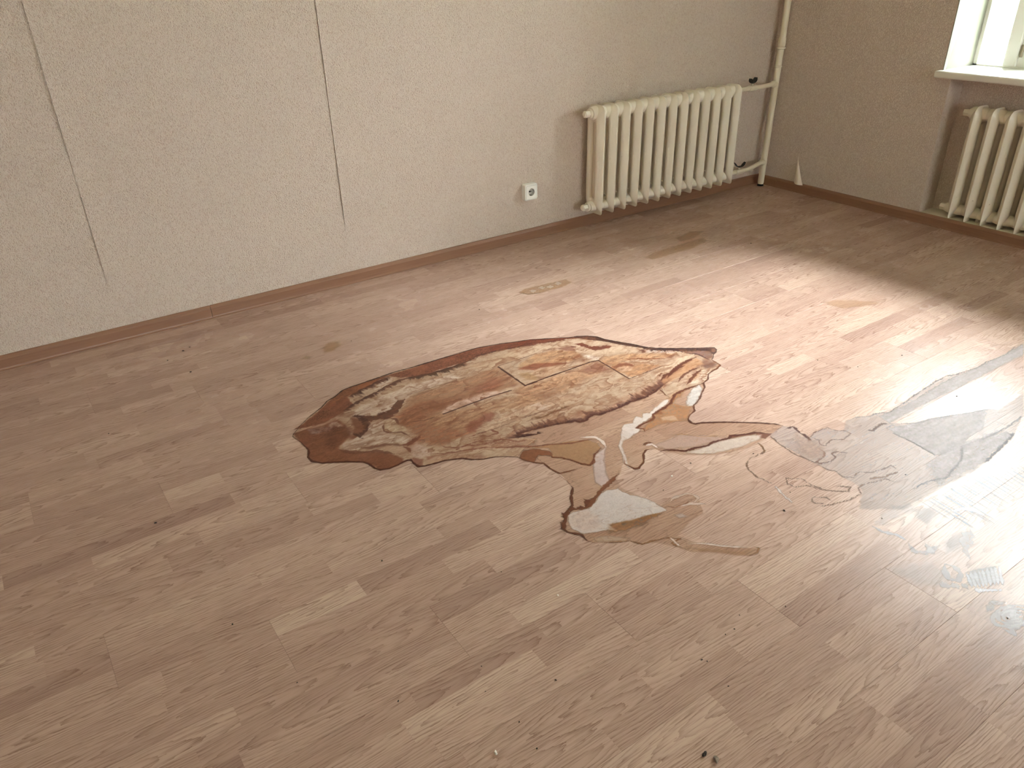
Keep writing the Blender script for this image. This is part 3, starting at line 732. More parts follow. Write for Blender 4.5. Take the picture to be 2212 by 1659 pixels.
stain('water_stain', [
('f',[(-3699,-1156),(-3659,-1114),(-3616,-1080),(-3554,-1043),(-3520,-1013),(-3483,-1000),(-3445,-975),(-3410,-969),(-3353,-968),(-3289,-965),(-3223,-962),(-3151,-969),(-3050,-972),(-2945,-976),(-2864,-979),(-2768,-1005),(-2698,-1032),(-2649,-1047),(-2604,-1074),(-2557,-1100),(-2512,-1128),(-2478,-1139),(-2447,-1158),(-2417,-1189),(-2408,-1224),(-2385,-1269),(-2352,-1320),(-2333,-1361),(-2318,-1389),(-2331,-1375),(-2298,-1411),(-2244,-1454),(-2169,-1508),(-2125,-1535),(-2110,-1546),(-2117,-1564),(-2137,-1580),(-2158,-1586),(-2177,-1603),(-2195,-1611),(-2199,-1626),(-2204,-1662),(-2238,-1674),(-2266,-1676),(-2293,-1684),(-2321,-1709),(-2335,-1715),(-2356,-1720),(-2376,-1744),(-2395,-1756),(-2419,-1769),(-2448,-1789),(-2481,-1804),(-2500,-1810),(-2517,-1827),(-2523,-1837),(-2550,-1845),(-2571,-1853),(-2585,-1866),(-2591,-1885),(-2586,-1898),(-2588,-1897),(-2534,-1928),(-2470,-1972),(-2411,-2020),(-2376,-2055),(-2364,-2078),(-2434,-2087),(-2471,-2094),(-2558,-2096),(-2625,-2079),(-2681,-2053),(-2748,-2004),(-2778,-1957),(-2788,-1942),(-2801,-1923),(-2822,-1913),(-2843,-1925),(-2874,-1958),(-2907,-1972),(-2920,-1966),(-2926,-1931),(-2927,-1926),(-2969,-1957),(-3001,-1977),(-3016,-2016),(-2997,-2085),(-2980,-2144),(-2939,-2135),(-2875,-2151),(-2867,-2180),(-2890,-2210),(-2911,-2240),(-2969,-2242),(-3037,-2264),(-3009,-2322),(-2966,-2365),(-2922,-2406),(-2900,-2424),(-2918,-2434),(-2946,-2427),(-2969,-2407),(-2987,-2384),(-3018,-2352),(-3051,-2334),(-3081,-2278),(-3106,-2246),(-3135,-2233),(-3156,-2201),(-3196,-2180),(-3235,-2154),(-3245,-2136),(-3242,-2108),(-3266,-2077),(-3265,-2056),(-3246,-2039),(-3217,-2010),(-3184,-1995),(-3160,-1959),(-3131,-1931),(-3125,-1897),(-3121,-1881),(-3117,-1853),(-3118,-1851),(-3126,-1814),(-3125,-1780),(-3144,-1762),(-3166,-1731),(-3171,-1703),(-3196,-1682),(-3227,-1661),(-3264,-1650),(-3294,-1630),(-3313,-1608),(-3338,-1595),(-3365,-1583),(-3393,-1580),(-3430,-1572),(-3447,-1562),(-3450,-1538),(-3449,-1515),(-3451,-1518),(-3458,-1513),(-3478,-1514),(-3494,-1518),(-3524,-1518),(-3550,-1509),(-3561,-1491),(-3565,-1457),(-3576,-1437),(-3620,-1403),(-3651,-1383),(-3683,-1366),(-3704,-1337),(-3706,-1309),(-3694,-1286),(-3689,-1269),(-3691,-1243),(-3693,-1211),(-3699,-1185),(-3703,-1164)],(188, 138, 92),0.27,2,2,25,0),
('f',[(-3699,-1156),(-3659,-1114),(-3616,-1080),(-3554,-1043),(-3520,-1013),(-3483,-1000),(-3445,-975),(-3410,-969),(-3353,-968),(-3289,-965),(-3223,-962),(-3151,-969),(-3050,-972),(-2945,-976),(-2864,-979),(-2768,-1005),(-2698,-1032),(-2649,-1047),(-2604,-1074),(-2557,-1100),(-2512,-1128),(-2478,-1139),(-2447,-1158),(-2417,-1189),(-2408,-1224),(-2385,-1269),(-2352,-1320),(-2333,-1361),(-2318,-1389),(-2331,-1375),(-2298,-1411),(-2244,-1454),(-2169,-1508),(-2125,-1535),(-2110,-1546),(-2117,-1564),(-2137,-1580),(-2158,-1586),(-2177,-1603),(-2195,-1611),(-2199,-1626),(-2204,-1662),(-2238,-1674),(-2266,-1676),(-2293,-1684),(-2321,-1709),(-2335,-1715),(-2356,-1720),(-2356,-1720),(-2390,-1717),(-2442,-1710),(-2502,-1712),(-2525,-1721),(-2531,-1701),(-2503,-1654),(-2518,-1658),(-2540,-1663),(-2588,-1668),(-2586,-1674),(-2628,-1670),(-2667,-1667),(-2708,-1670),(-2740,-1671),(-2770,-1668),(-2801,-1668),(-2821,-1654),(-2847,-1658),(-2860,-1667),(-2889,-1663),(-2895,-1645),(-2912,-1647),(-2936,-1633),(-2962,-1623),(-3035,-1610),(-3106,-1610),(-3062,-1657),(-3106,-1667),(-3141,-1683),(-3171,-1703),(-3171,-1703),(-3196,-1682),(-3227,-1661),(-3264,-1650),(-3294,-1630),(-3313,-1608),(-3338,-1595),(-3365,-1583),(-3393,-1580),(-3430,-1572),(-3447,-1562),(-3450,-1538),(-3449,-1515),(-3451,-1518),(-3458,-1513),(-3478,-1514),(-3494,-1518),(-3524,-1518),(-3550,-1509),(-3561,-1491),(-3565,-1457),(-3576,-1437),(-3620,-1403),(-3651,-1383),(-3683,-1366),(-3704,-1337),(-3706,-1309),(-3694,-1286),(-3689,-1269),(-3691,-1243),(-3693,-1211),(-3699,-1185),(-3703,-1164)],(194, 168, 138),0.97,2.5,2,25,0),
('f',[(-3697,-1147),(-3648,-1143),(-3599,-1161),(-3561,-1152),(-3532,-1155),(-3500,-1160),(-3543,-1229),(-3546,-1272),(-3599,-1310),(-3611,-1327),(-3576,-1373),(-3522,-1409),(-3481,-1452),(-3466,-1495),(-3479,-1517),(-3526,-1521),(-3552,-1510),(-3565,-1457),(-3576,-1438),(-3683,-1367),(-3703,-1336),(-3707,-1309),(-3691,-1276),(-3691,-1238),(-3697,-1191)],(138, 86, 60),0.95,6,5,30,1),
('f',[(-3612,-1214),(-3570,-1183),(-3534,-1209),(-3529,-1249),(-3546,-1281),(-3580,-1265),(-3609,-1303),(-3629,-1313),(-3640,-1280),(-3617,-1246)],(104, 60, 44),0.8,14,10,25,1),
('f',[(-3534,-1158),(-3500,-1160),(-3474,-1194),(-3464,-1229),(-3480,-1268),(-3508,-1292),(-3545,-1303),(-3561,-1296),(-3535,-1272),(-3525,-1235),(-3528,-1195)],(128, 82, 58),0.9,10,6,25,1),
('f',[(-3539,-1159),(-3517,-1149),(-3498,-1166),(-3504,-1190),(-3514,-1215),(-3515,-1242),(-3523,-1245),(-3528,-1214),(-3535,-1186)],(194, 168, 138),0.95,6,4,25,0),
('f',[(-3581,-1170),(-3564,-1159),(-3546,-1168),(-3542,-1203),(-3555,-1198),(-3565,-1182),(-3582,-1192)],(205, 180, 158),0.85,6,4,25,0),
('f',[(-3651,-1150),(-3625,-1160),(-3613,-1196),(-3624,-1201),(-3646,-1187)],(166, 146, 140),0.7,6,3,25,0),
('f',[(-3622,-1157),(-3594,-1169),(-3577,-1191),(-3600,-1205),(-3612,-1192)],(172, 148, 138),0.55,8,4,25,0),
('l',[(-3695,-1148),(-3651,-1145),(-3619,-1150),(-3574,-1152),(-3537,-1146),(-3513,-1140)],(200, 160, 136),0.8,7,3,18,1,0.6),
('f',[(-3682,-1124),(-3642,-1107),(-3589,-1075),(-3546,-1044),(-3503,-1010),(-3478,-997),(-3439,-971),(-3381,-967),(-3322,-967),(-3250,-970),(-3190,-974),(-3138,-977),(-3099,-972),(-2996,-976),(-2861,-978),(-2828,-993),(-2699,-1033),(-2627,-1057),(-2557,-1100),(-2512,-1128),(-2447,-1158),(-2417,-1189),(-2408,-1224),(-2352,-1320),(-2329,-1364),(-2340,-1376),(-2363,-1332),(-2391,-1294),(-2409,-1243),(-2434,-1217),(-2463,-1196),(-2481,-1162),(-2532,-1130),(-2572,-1119),(-2623,-1108),(-2656,-1089),(-2693,-1088),(-2728,-1075),(-2704,-1084),(-2772,-1059),(-2864,-1041),(-2963,-1054),(-3040,-1051),(-3117,-1051),(-3215,-1047),(-3174,-1044),(-3234,-1011),(-3254,-978),(-3302,-982),(-3357,-1007),(-3388,-1006),(-3444,-1028),(-3450,-1027),(-3453,-1056),(-3452,-1097),(-3477,-1109),(-3529,-1128),(-3584,-1145),(-3646,-1139)],(142, 86, 60),0.96,3,4,15,1),
('f',[(-3440,-973),(-3381,-967),(-3261,-967),(-3302,-982),(-3357,-1007),(-3388,-1006),(-3445,-1027),(-3478,-1029),(-3510,-1041),(-3530,-1046),(-3478,-1003)],(158, 100, 62),0.9,8,4,20,1),
('f',[(-3178,-976),(-3075,-976),(-2997,-978),(-2863,-983),(-2834,-999),(-2849,-1046),(-2952,-1037),(-3030,-1034),(-3126,-1021),(-3202,-1022)],(146, 90, 66),0.8,6,6,12,2),
('f',[(-2817,-998),(-2743,-1015),(-2642,-1084),(-2661,-1110),(-2726,-1074),(-2800,-1057),(-2839,-1041)],(118, 62, 46),0.9,5,5,9,2),
('f',[(-2699,-1033),(-2649,-1047),(-2558,-1101),(-2527,-1123),(-2539,-1131),(-2618,-1101),(-2665,-1089),(-2725,-1071)],(124, 62, 44),0.9,4,5,9,2),
('f',[(-2514,-1130),(-2479,-1140),(-2447,-1158),(-2415,-1191),(-2409,-1224),(-2380,-1281),(-2331,-1366),(-2344,-1373),(-2397,-1300),(-2415,-1242),(-2445,-1212),(-2459,-1192),(-2479,-1159)],(84, 54, 46),0.95,3,5,9,2),
('f',[(-3347,-1031),(-3318,-1015),(-3276,-996),(-3246,-1001),(-3266,-1026),(-3314,-1045),(-3348,-1047)],(216, 196, 172),0.9,4,5,10,0),
('f',[(-3107,-1047),(-3040,-1051),(-2966,-1051),(-2971,-1060),(-3031,-1063),(-3084,-1065)],(216, 196, 172),0.85,3,3,8,0),
('g',[(-3445,-1032),(-3388,-1006),(-3350,-1002),(-3304,-986),(-3256,-982)],(74, 43, 36),0.95,34,-1,8,4),
('g',[(-3447,-1087),(-3392,-1067),(-3354,-1059),(-3298,-1041),(-3242,-1027),(-3220,-1032),(-3170,-1036)],(74, 43, 36),0.9,26,-1,8,4),
('g',[(-3502,-1111),(-3466,-1094),(-3432,-1078),(-3410,-1080)],(74, 43, 36),0.85,24,-1,8,4),
('g',[(-3206,-1030),(-3144,-1054),(-3095,-1057),(-3033,-1062),(-2968,-1063)],(70, 52, 40),0.98,34,-1,7,4),
('l',[(-3208,-1035),(-3119,-1055),(-3029,-1059),(-2963,-1054),(-2907,-1052)],(76, 46, 36),0.95,6,3,12,1,0.6),
('g',[(-2955,-1042),(-2862,-1036),(-2769,-1054),(-2652,-1097)],(74, 43, 36),0.9,16,-1,7,4),
('g',[(-2719,-1062),(-2650,-1080),(-2618,-1101),(-2569,-1115),(-2532,-1130)],(92, 46, 36),0.9,20,-1,7,4),
('f',[(-3486,-1153),(-3436,-1111),(-3400,-1117),(-3350,-1099),(-3279,-1099),(-3220,-1078),(-3196,-1084),(-3192,-1097),(-3118,-1097),(-3066,-1113),(-3047,-1150),(-3170,-1147),(-3247,-1153),(-3280,-1171),(-3287,-1182),(-3320,-1178),(-3348,-1211),(-3391,-1228),(-3423,-1204),(-3459,-1187)],(216, 196, 172),0.85,5,4,25,0),
('f',[(-2971,-1090),(-2847,-1086),(-2735,-1087),(-2661,-1110),(-2698,-1160),(-2787,-1162),(-2879,-1160),(-2944,-1152)],(202, 174, 140),0.8,6,4,25,0),
('f',[(-2731,-1079),(-2634,-1106),(-2516,-1148),(-2432,-1233),(-2355,-1358),(-2374,-1395),(-2463,-1340),(-2519,-1336),(-2567,-1249),(-2631,-1181),(-2708,-1168),(-2789,-1163)],(212, 186, 154),0.75,6,4,25,0),
('g',[(-3494,-1161),(-3464,-1197),(-3430,-1218),(-3387,-1221),(-3362,-1216)],(74, 43, 36),0.95,22,1,8,4),
('l',[(-3471,-1188),(-3451,-1216),(-3414,-1230),(-3382,-1234),(-3348,-1211),(-3316,-1180),(-3291,-1168)],(94, 58, 44),0.9,20,5,18,0.5,0.6),
('l',[(-3480,-1184),(-3467,-1217),(-3472,-1246),(-3492,-1276)],(74, 43, 36),0.7,16,5,18,1,0.6),
('f',[(-3284,-1178),(-3226,-1159),(-3160,-1171),(-3057,-1166),(-2952,-1164),(-2887,-1172),(-2889,-1246),(-2897,-1319),(-2938,-1321),(-2985,-1318),(-3099,-1316),(-3201,-1325),(-3279,-1339),(-3361,-1325),(-3375,-1287),(-3341,-1241),(-3292,-1193)],(170, 128, 96),0.85,16,8,40,2),
('f',[(-3310,-1229),(-3237,-1223),(-3162,-1259),(-3077,-1281),(-2984,-1254),(-2971,-1297),(-2985,-1318),(-3085,-1301),(-3183,-1294),(-3285,-1330),(-3357,-1318)],(150, 96, 68),0.62,26,12,35,3),
('f',[(-3080,-1246),(-3041,-1244),(-2959,-1216),(-2931,-1237),(-2955,-1297),(-2988,-1300),(-3053,-1283)],(150, 94, 72),0.6,20,10,30,3),
('f',[(-3382,-1238),(-3356,-1248),(-3274,-1230),(-3291,-1321),(-3137,-1378),(-3092,-1421),(-3138,-1454),(-3177,-1471),(-3213,-1507),(-3281,-1500),(-3336,-1505),(-3366,-1457),(-3416,-1450),(-3412,-1423),(-3361,-1409),(-3379,-1360),(-3372,-1366),(-3385,-1306),(-3373,-1273)],(160, 108, 78),0.85,14,8,40,3),
('f',[(-3296,-1330),(-3184,-1337),(-3076,-1358),(-2975,-1393),(-2906,-1444),(-2969,-1458),(-3041,-1453),(-3115,-1418),(-3171,-1451),(-3222,-1477),(-3242,-1453),(-3302,-1381)],(188, 152, 116),0.75,20,10,40,2),
('f',[(-2914,-1341),(-2819,-1357),(-2711,-1359),(-2593,-1354),(-2557,-1381),(-2563,-1436),(-2641,-1446),(-2760,-1456),(-2825,-1471),(-2908,-1476),(-2976,-1465),(-2995,-1456)],(190, 146, 108),0.75,22,10,35,2),
('f',[(-2657,-1383),(-2599,-1361),(-2560,-1367),(-2557,-1435),(-2583,-1444),(-2632,-1418)],(134, 88, 72),0.62,18,10,25,2),
('f',[(-2917,-1418),(-2844,-1426),(-2805,-1465),(-2862,-1485),(-2906,-1467)],(140, 104, 80),0.5,26,10,30,2),
('f',[(-3205,-1449),(-3186,-1440),(-3157,-1448),(-3123,-1431),(-3094,-1423),(-3078,-1436),(-3115,-1474),(-3165,-1479),(-3192,-1499),(-3209,-1500),(-3217,-1480)],(142, 84, 64),0.75,9,12,14,1),
('f',[(-3227,-1326),(-3187,-1301),(-3114,-1300),(-3038,-1299),(-2998,-1314),(-2992,-1329),(-2953,-1342),(-3066,-1341),(-3162,-1340),(-3227,-1338)],(218, 188, 164),0.9,8,4,25,0),
('f',[(-3422,-1458),(-3389,-1440),(-3378,-1478),(-3370,-1525),(-3401,-1531),(-3429,-1526),(-3438,-1507)],(212, 186, 164),0.85,10,6,20,1),
('f',[(-3588,-1306),(-3574,-1299),(-3536,-1297),(-3494,-1275),(-3464,-1252),(-3430,-1240),(-3417,-1255),(-3445,-1312),(-3429,-1350),(-3405,-1386),(-3385,-1414),(-3412,-1432),(-3438,-1409),(-3470,-1389),(-3507,-1379),(-3544,-1360),(-3565,-1361),(-3583,-1356),(-3594,-1335)],(216, 196, 172),0.95,4,4,25,0),
('f',[(-3437,-1300),(-3410,-1259),(-3392,-1259),(-3381,-1277),(-3389,-1308),(-3372,-1339),(-3382,-1354),(-3405,-1346),(-3439,-1325)],(208, 186, 152),0.95,4,3,25,0),
('l',[(-3414,-1266),(-3434,-1289),(-3443,-1317),(-3433,-1336),(-3399,-1355),(-3389,-1397)],(104, 60, 44),0.8,4,2,18,1,0.6),
('l',[(-3392,-1257),(-3376,-1271),(-3385,-1306)],(104, 60, 44),0.8,6,3,18,1,0.6),
('f',[(-3547,-1362),(-3506,-1375),(-3480,-1382),(-3438,-1409),(-3433,-1433),(-3475,-1398),(-3522,-1388),(-3546,-1374)],(118, 76, 56),0.8,6,5,14,1),
('f',[(-3490,-1404),(-3460,-1410),(-3441,-1436),(-3428,-1462),(-3432,-1483),(-3458,-1481),(-3475,-1460),(-3488,-1426)],(200, 168, 138),0.9,8,4,25,0),
('l',[(-3611,-1327),(-3604,-1344),(-3584,-1367),(-3554,-1390),(-3519,-1403),(-3493,-1435),(-3475,-1460)],(112, 68, 50),0.75,10,4,18,1,0.6),
('l',[(-3436,-1422),(-3420,-1435),(-3390,-1423),(-3372,-1410)],(120, 68, 50),0.85,9,3,18,1,0.6),
('l',[(-3433,-1433),(-3428,-1462),(-3431,-1481)],(120, 68, 50),0.8,7,3,18,1,0.6),
('l',[(-3422,-1441),(-3405,-1433),(-3375,-1421),(-3354,-1410)],(120, 66, 48),0.85,9,4,18,1,0.6),
('f',[(-3447,-1513),(-3437,-1512),(-3416,-1540),(-3439,-1566),(-3449,-1551)],(146, 96, 76),0.85,5,6,12,0),
('f',[(-3401,-1531),(-3375,-1542),(-3282,-1574),(-3210,-1602),(-3285,-1580),(-3380,-1550),(-3407,-1550)],(150, 98, 76),0.7,5,4,25,0),
('f',[(-3415,-1552),(-3380,-1550),(-3354,-1565),(-3301,-1588),(-3291,-1624),(-3337,-1594),(-3379,-1579),(-3410,-1575)],(198, 164, 134),0.8,6,4,15,1),
('f',[(-3284,-1613),(-3255,-1619),(-3252,-1649),(-3279,-1640)],(158, 116, 94),0.7,9,4,25,0),
('l',[(-3378,-1528),(-3353,-1548),(-3318,-1562),(-3281,-1573),(-3229,-1596),(-3184,-1630),(-3160,-1648),(-3135,-1658),(-3111,-1670),(-3089,-1694)],(122, 68, 50),0.85,4,5,12,0.6,0.6),
('l',[(-3336,-1496),(-3324,-1520),(-3305,-1540),(-3269,-1554),(-3218,-1579),(-3159,-1593),(-3140,-1599)],(122, 68, 50),0.85,4,5,12,0.6,0.6),
('l',[(-3231,-1549),(-3194,-1576),(-3155,-1588),(-3135,-1612),(-3119,-1636),(-3083,-1650)],(122, 68, 50),0.85,4,5,12,0.6,0.6),
('l',[(-3244,-1513),(-3202,-1518),(-3152,-1523),(-3142,-1554),(-3177,-1550),(-3206,-1524)],(122, 68, 50),0.85,4,5,12,0.6,0.6),
('l',[(-3288,-1549),(-3236,-1554),(-3190,-1553)],(122, 68, 50),0.85,3,5,12,0.6,0.6),
('l',[(-3229,-1576),(-3186,-1599),(-3140,-1616)],(122, 68, 50),0.85,3,5,12,0.6,0.6),
('l',[(-3248,-1519),(-3194,-1542),(-3136,-1576)],(128, 78, 58),0.6,2.5,9,10,0.6,0.6),
('l',[(-3243,-1533),(-3186,-1561),(-3132,-1594)],(128, 78, 58),0.6,2.5,9,10,0.6,0.6),
('l',[(-3237,-1546),(-3178,-1580),(-3128,-1612)],(128, 78, 58),0.6,2.5,9,10,0.6,0.6),
('l',[(-3232,-1559),(-3170,-1599),(-3124,-1629)],(128, 78, 58),0.6,2.5,9,10,0.6,0.6),
('l',[(-3227,-1572),(-3162,-1617),(-3120,-1647)],(128, 78, 58),0.6,2.5,9,10,0.6,0.6),
('l',[(-3222,-1585),(-3154,-1636),(-3116,-1664)],(128, 78, 58),0.6,2.5,9,10,0.6,0.6),
('l',[(-3217,-1598),(-3146,-1654),(-3112,-1681)],(128, 78, 58),0.6,2.5,9,10,0.6,0.6),
('f',[(-3324,-1535),(-3220,-1582),(-3146,-1608),(-3060,-1655),(-3086,-1690),(-3167,-1638),(-3282,-1574)],(180, 138, 110),0.4,8,6,10,2),
('l',[(-3230,-1340),(-3137,-1338),(-3038,-1337),(-2949,-1345)],(84, 50, 38),0.9,4,0.6,30,0,0.4),
('l',[(-2886,-1166),(-2887,-1265),(-2888,-1347)],(84, 50, 38),0.9,5.5,0.6,30,0,0.4),
('l',[(-2888,-1347),(-2837,-1350),(-2886,-1346),(-2783,-1345),(-2673,-1347),(-2582,-1347),(-2547,-1355)],(84, 50, 38),0.9,4,0.6,30,0,0.4),
('l',[(-2547,-1355),(-2548,-1424),(-2550,-1486),(-2551,-1536)],(84, 50, 38),0.9,3.6,0.6,30,0,0.4),
('l',[(-3268,-1148),(-3127,-1157),(-3031,-1162)],(84, 50, 38),0.9,1.6,0.6,30,0,0.4),
('l',[(-2879,-1160),(-2787,-1162),(-2701,-1164),(-2789,-1163),(-2705,-1163)],(84, 50, 38),0.9,1.8,0.6,30,0,0.4),
('l',[(-3203,-1513),(-3150,-1524),(-3066,-1525),(-2969,-1531),(-3039,-1520),(-2928,-1531)],(84, 50, 38),0.9,1.8,0.6,30,0,0.4),
('l',[(-2695,-1537),(-2661,-1536),(-2607,-1538)],(84, 50, 38),0.9,2,0.6,30,0,0.4),
('l',[(-2551,-1536),(-2457,-1536),(-2536,-1535),(-2463,-1539),(-2382,-1536)],(84, 50, 38),0.9,2.2,0.6,30,0,0.4),
('l',[(-3355,-1314),(-3300,-1337),(-3265,-1339)],(84, 50, 38),0.9,2,0.6,30,0,0.4),
('f',[(-2814,-1199),(-2708,-1168),(-2631,-1181),(-2573,-1238),(-2576,-1293),(-2635,-1298),(-2698,-1269),(-2777,-1239),(-2833,-1226)],(194, 150, 108),0.8,9,6,30,2),
('f',[(-2833,-1226),(-2765,-1223),(-2677,-1278),(-2641,-1305),(-2705,-1293),(-2760,-1269),(-2784,-1275),(-2836,-1230)],(140, 78, 54),0.8,7,5,18,0),
('f',[(-2673,-1251),(-2616,-1275),(-2567,-1268),(-2577,-1298),(-2626,-1286),(-2671,-1271)],(150, 96, 62),0.65,10,5,20,1),
('f',[(-2857,-1260),(-2825,-1268),(-2809,-1331),(-2835,-1334),(-2860,-1310)],(176, 140, 98),0.8,9,8,12,1),
('f',[(-2783,-1270),(-2689,-1294),(-2657,-1311),(-2698,-1334),(-2803,-1335),(-2817,-1279)],(204, 168, 132),0.8,8,4,25,0),
('f',[(-2610,-1177),(-2561,-1182),(-2551,-1215),(-2568,-1236),(-2597,-1213),(-2609,-1191)],(134, 88, 70),0.75,7,8,12,1),
('f',[(-2537,-1186),(-2499,-1195),(-2497,-1237),(-2463,-1269),(-2434,-1272),(-2427,-1300),(-2460,-1295),(-2503,-1281),(-2516,-1242),(-2521,-1212)],(112, 58, 44),0.95,4,9,10,2),
('f',[(-2555,-1193),(-2538,-1206),(-2548,-1215),(-2559,-1206)],(112, 62, 46),0.8,4,4,8,0),
('f',[(-2563,-1278),(-2519,-1336),(-2547,-1352),(-2568,-1330)],(228, 212, 190),0.8,8,4,25,0),
('f',[(-2545,-1366),(-2506,-1345),(-2433,-1376),(-2355,-1429),(-2368,-1418),(-2273,-1496),(-2313,-1503),(-2366,-1481),(-2420,-1441),(-2483,-1411),(-2468,-1448),(-2537,-1426)],(200, 158, 116),0.85,8,5,30,2),
('l',[(-2471,-1397),(-2424,-1433),(-2388,-1463),(-2416,-1437),(-2359,-1481),(-2318,-1506)],(124, 68, 42),0.85,6,3,18,1,0.6),
('l',[(-2476,-1424),(-2409,-1486),(-2436,-1459),(-2397,-1501)],(150, 94, 60),0.8,4,3,18,1,0.6),
('f',[(-2323,-1495),(-2295,-1492),(-2277,-1496),(-2309,-1512)],(120, 72, 50),0.7,5,4,25,0),
('f',[(-2546,-1425),(-2507,-1425),(-2468,-1448),(-2460,-1472),(-2443,-1466),(-2382,-1530),(-2450,-1531),(-2490,-1536),(-2537,-1529),(-2543,-1479),(-2553,-1490)],(190, 144, 102),0.9,7,5,25,2),
('f',[(-2540,-1429),(-2500,-1424),(-2472,-1439),(-2464,-1469),(-2475,-1476),(-2496,-1445),(-2533,-1447)],(124, 70, 52),0.85,8,5,25,0),
('f',[(-2539,-1448),(-2497,-1447),(-2477,-1477),(-2503,-1493),(-2537,-1479)],(212, 176, 140),0.9,6,4,25,0),
('l',[(-2547,-1482),(-2550,-1519),(-2551,-1535)],(96, 60, 40),0.7,3,2,18,1,0.6),
('f',[(-3148,-1593),(-3105,-1616),(-3045,-1635),(-3098,-1598),(-3033,-1607),(-2962,-1623),(-2936,-1633),(-2910,-1645),(-2894,-1644),(-2888,-1662),(-2858,-1666),(-2846,-1656),(-2819,-1652),(-2800,-1667),(-2768,-1666),(-2739,-1669),(-2707,-1669),(-2665,-1665),(-2627,-1669),(-2585,-1672),(-2588,-1668),(-2540,-1663),(-2515,-1655),(-2468,-1642),(-2419,-1629),(-2339,-1580),(-2438,-1587),(-2486,-1606),(-2590,-1625),(-2679,-1631),(-2611,-1637),(-2753,-1642),(-2814,-1621),(-2877,-1603),(-2963,-1585),(-3042,-1593),(-3097,-1570)],(176, 126, 98),0.5,20,8,20,3),
('g',[(-3148,-1593),(-3105,-1616),(-3045,-1635),(-3098,-1598),(-3033,-1607),(-2962,-1623),(-2936,-1633),(-2910,-1645),(-2894,-1644),(-2888,-1662),(-2858,-1666),(-2846,-1656),(-2819,-1652),(-2800,-1667),(-2768,-1666),(-2739,-1669),(-2707,-1669),(-2665,-1665),(-2627,-1669),(-2585,-1672),(-2588,-1668),(-2540,-1663),(-2515,-1655),(-2468,-1642),(-2419,-1629)],(92, 58, 48),0.8,46,1,9,3),
('g',[(-3148,-1593),(-3105,-1616),(-3045,-1635),(-3098,-1598),(-3033,-1607),(-2962,-1623),(-2936,-1633),(-2910,-1645),(-2894,-1644),(-2888,-1662),(-2858,-1666),(-2846,-1656),(-2819,-1652),(-2800,-1667),(-2768,-1666),(-2739,-1669),(-2707,-1669),(-2665,-1665),(-2627,-1669),(-2585,-1672),(-2588,-1668),(-2540,-1663),(-2515,-1655),(-2468,-1642),(-2419,-1629)],(66, 40, 36),0.95,15,1,6,3),
('l',[(-3148,-1593),(-3105,-1616),(-3045,-1635),(-3098,-1598),(-3033,-1607),(-2962,-1623),(-2936,-1633),(-2910,-1645),(-2894,-1644),(-2888,-1662),(-2858,-1666),(-2846,-1656),(-2819,-1652),(-2800,-1667),(-2768,-1666),(-2739,-1669),(-2707,-1669),(-2665,-1665),(-2627,-1669),(-2585,-1672),(-2588,-1668),(-2540,-1663),(-2515,-1655),(-2468,-1642),(-2419,-1629)],(88, 50, 42),0.85,3.5,3,9,1,0.6),
('g',[(-2821,-1566),(-2780,-1612),(-2737,-1624),(-2664,-1633)],(150, 110, 82),0.5,30,1,10,4),
('g',[(-2995,-1557),(-2953,-1565),(-2923,-1558),(-2894,-1560),(-2848,-1561)],(110, 78, 50),0.85,16,1,8,4),
('l',[(-3013,-1539),(-2991,-1555),(-2951,-1561),(-2923,-1558),(-2886,-1557),(-2843,-1554)],(120, 84, 56),0.85,3,5,9,1,0.6),
('f',[(-2955,-1471),(-2915,-1486),(-2899,-1513),(-2925,-1528),(-2952,-1515)],(206, 186, 172),0.75,10,4,25,0),
('f',[(-3017,-1488),(-2908,-1476),(-2792,-1496),(-2664,-1507),(-2561,-1518),(-2559,-1542),(-2664,-1539),(-2769,-1534),(-2868,-1526),(-2985,-1512),(-3037,-1516)],(206, 172, 138),0.6,18,6,30,1),
('f',[(-3187,-1494),(-3058,-1479),(-2930,-1477),(-2967,-1528),(-3066,-1525),(-3148,-1523),(-3195,-1515)],(208, 178, 146),0.7,12,8,15,2),
('f',[(-2455,-1574),(-2259,-1500),(-2215,-1521),(-2228,-1561),(-2333,-1573),(-2399,-1593),(-2457,-1601)],(208, 182, 150),0.9,6,5,20,1),
('f',[(-2290,-1652),(-2274,-1670),(-2322,-1708),(-2380,-1708),(-2412,-1695),(-2368,-1673)],(222, 202, 174),0.95,4,4,25,0),
('l',[(-2306,-1655),(-2291,-1662),(-2285,-1674)],(126, 76, 52),0.8,3,3,18,1,0.6),
('l',[(-2319,-1668),(-2305,-1675),(-2298,-1686)],(126, 76, 52),0.8,3,3,18,1,0.6),
('l',[(-2333,-1681),(-2318,-1687),(-2312,-1699)],(126, 76, 52),0.8,3,3,18,1,0.6),
('l',[(-2343,-1690),(-2328,-1697),(-2322,-1708)],(126, 76, 52),0.8,3,3,18,1,0.6),
('f',[(-2469,-1705),(-2408,-1665),(-2311,-1625),(-2248,-1613),(-2300,-1644),(-2381,-1674),(-2426,-1695)],(208, 180, 150),0.85,8,6,15,1),
('f',[(-2500,-1775),(-2465,-1750),(-2415,-1725),(-2383,-1722),(-2385,-1742),(-2431,-1776),(-2478,-1802),(-2504,-1812),(-2523,-1803)],(202, 194, 182),0.92,6,6,15,1),
('f',[(-2548,-1729),(-2515,-1713),(-2469,-1705),(-2497,-1716),(-2529,-1739),(-2551,-1752)],(206, 160, 120),0.6,10,5,25,0),
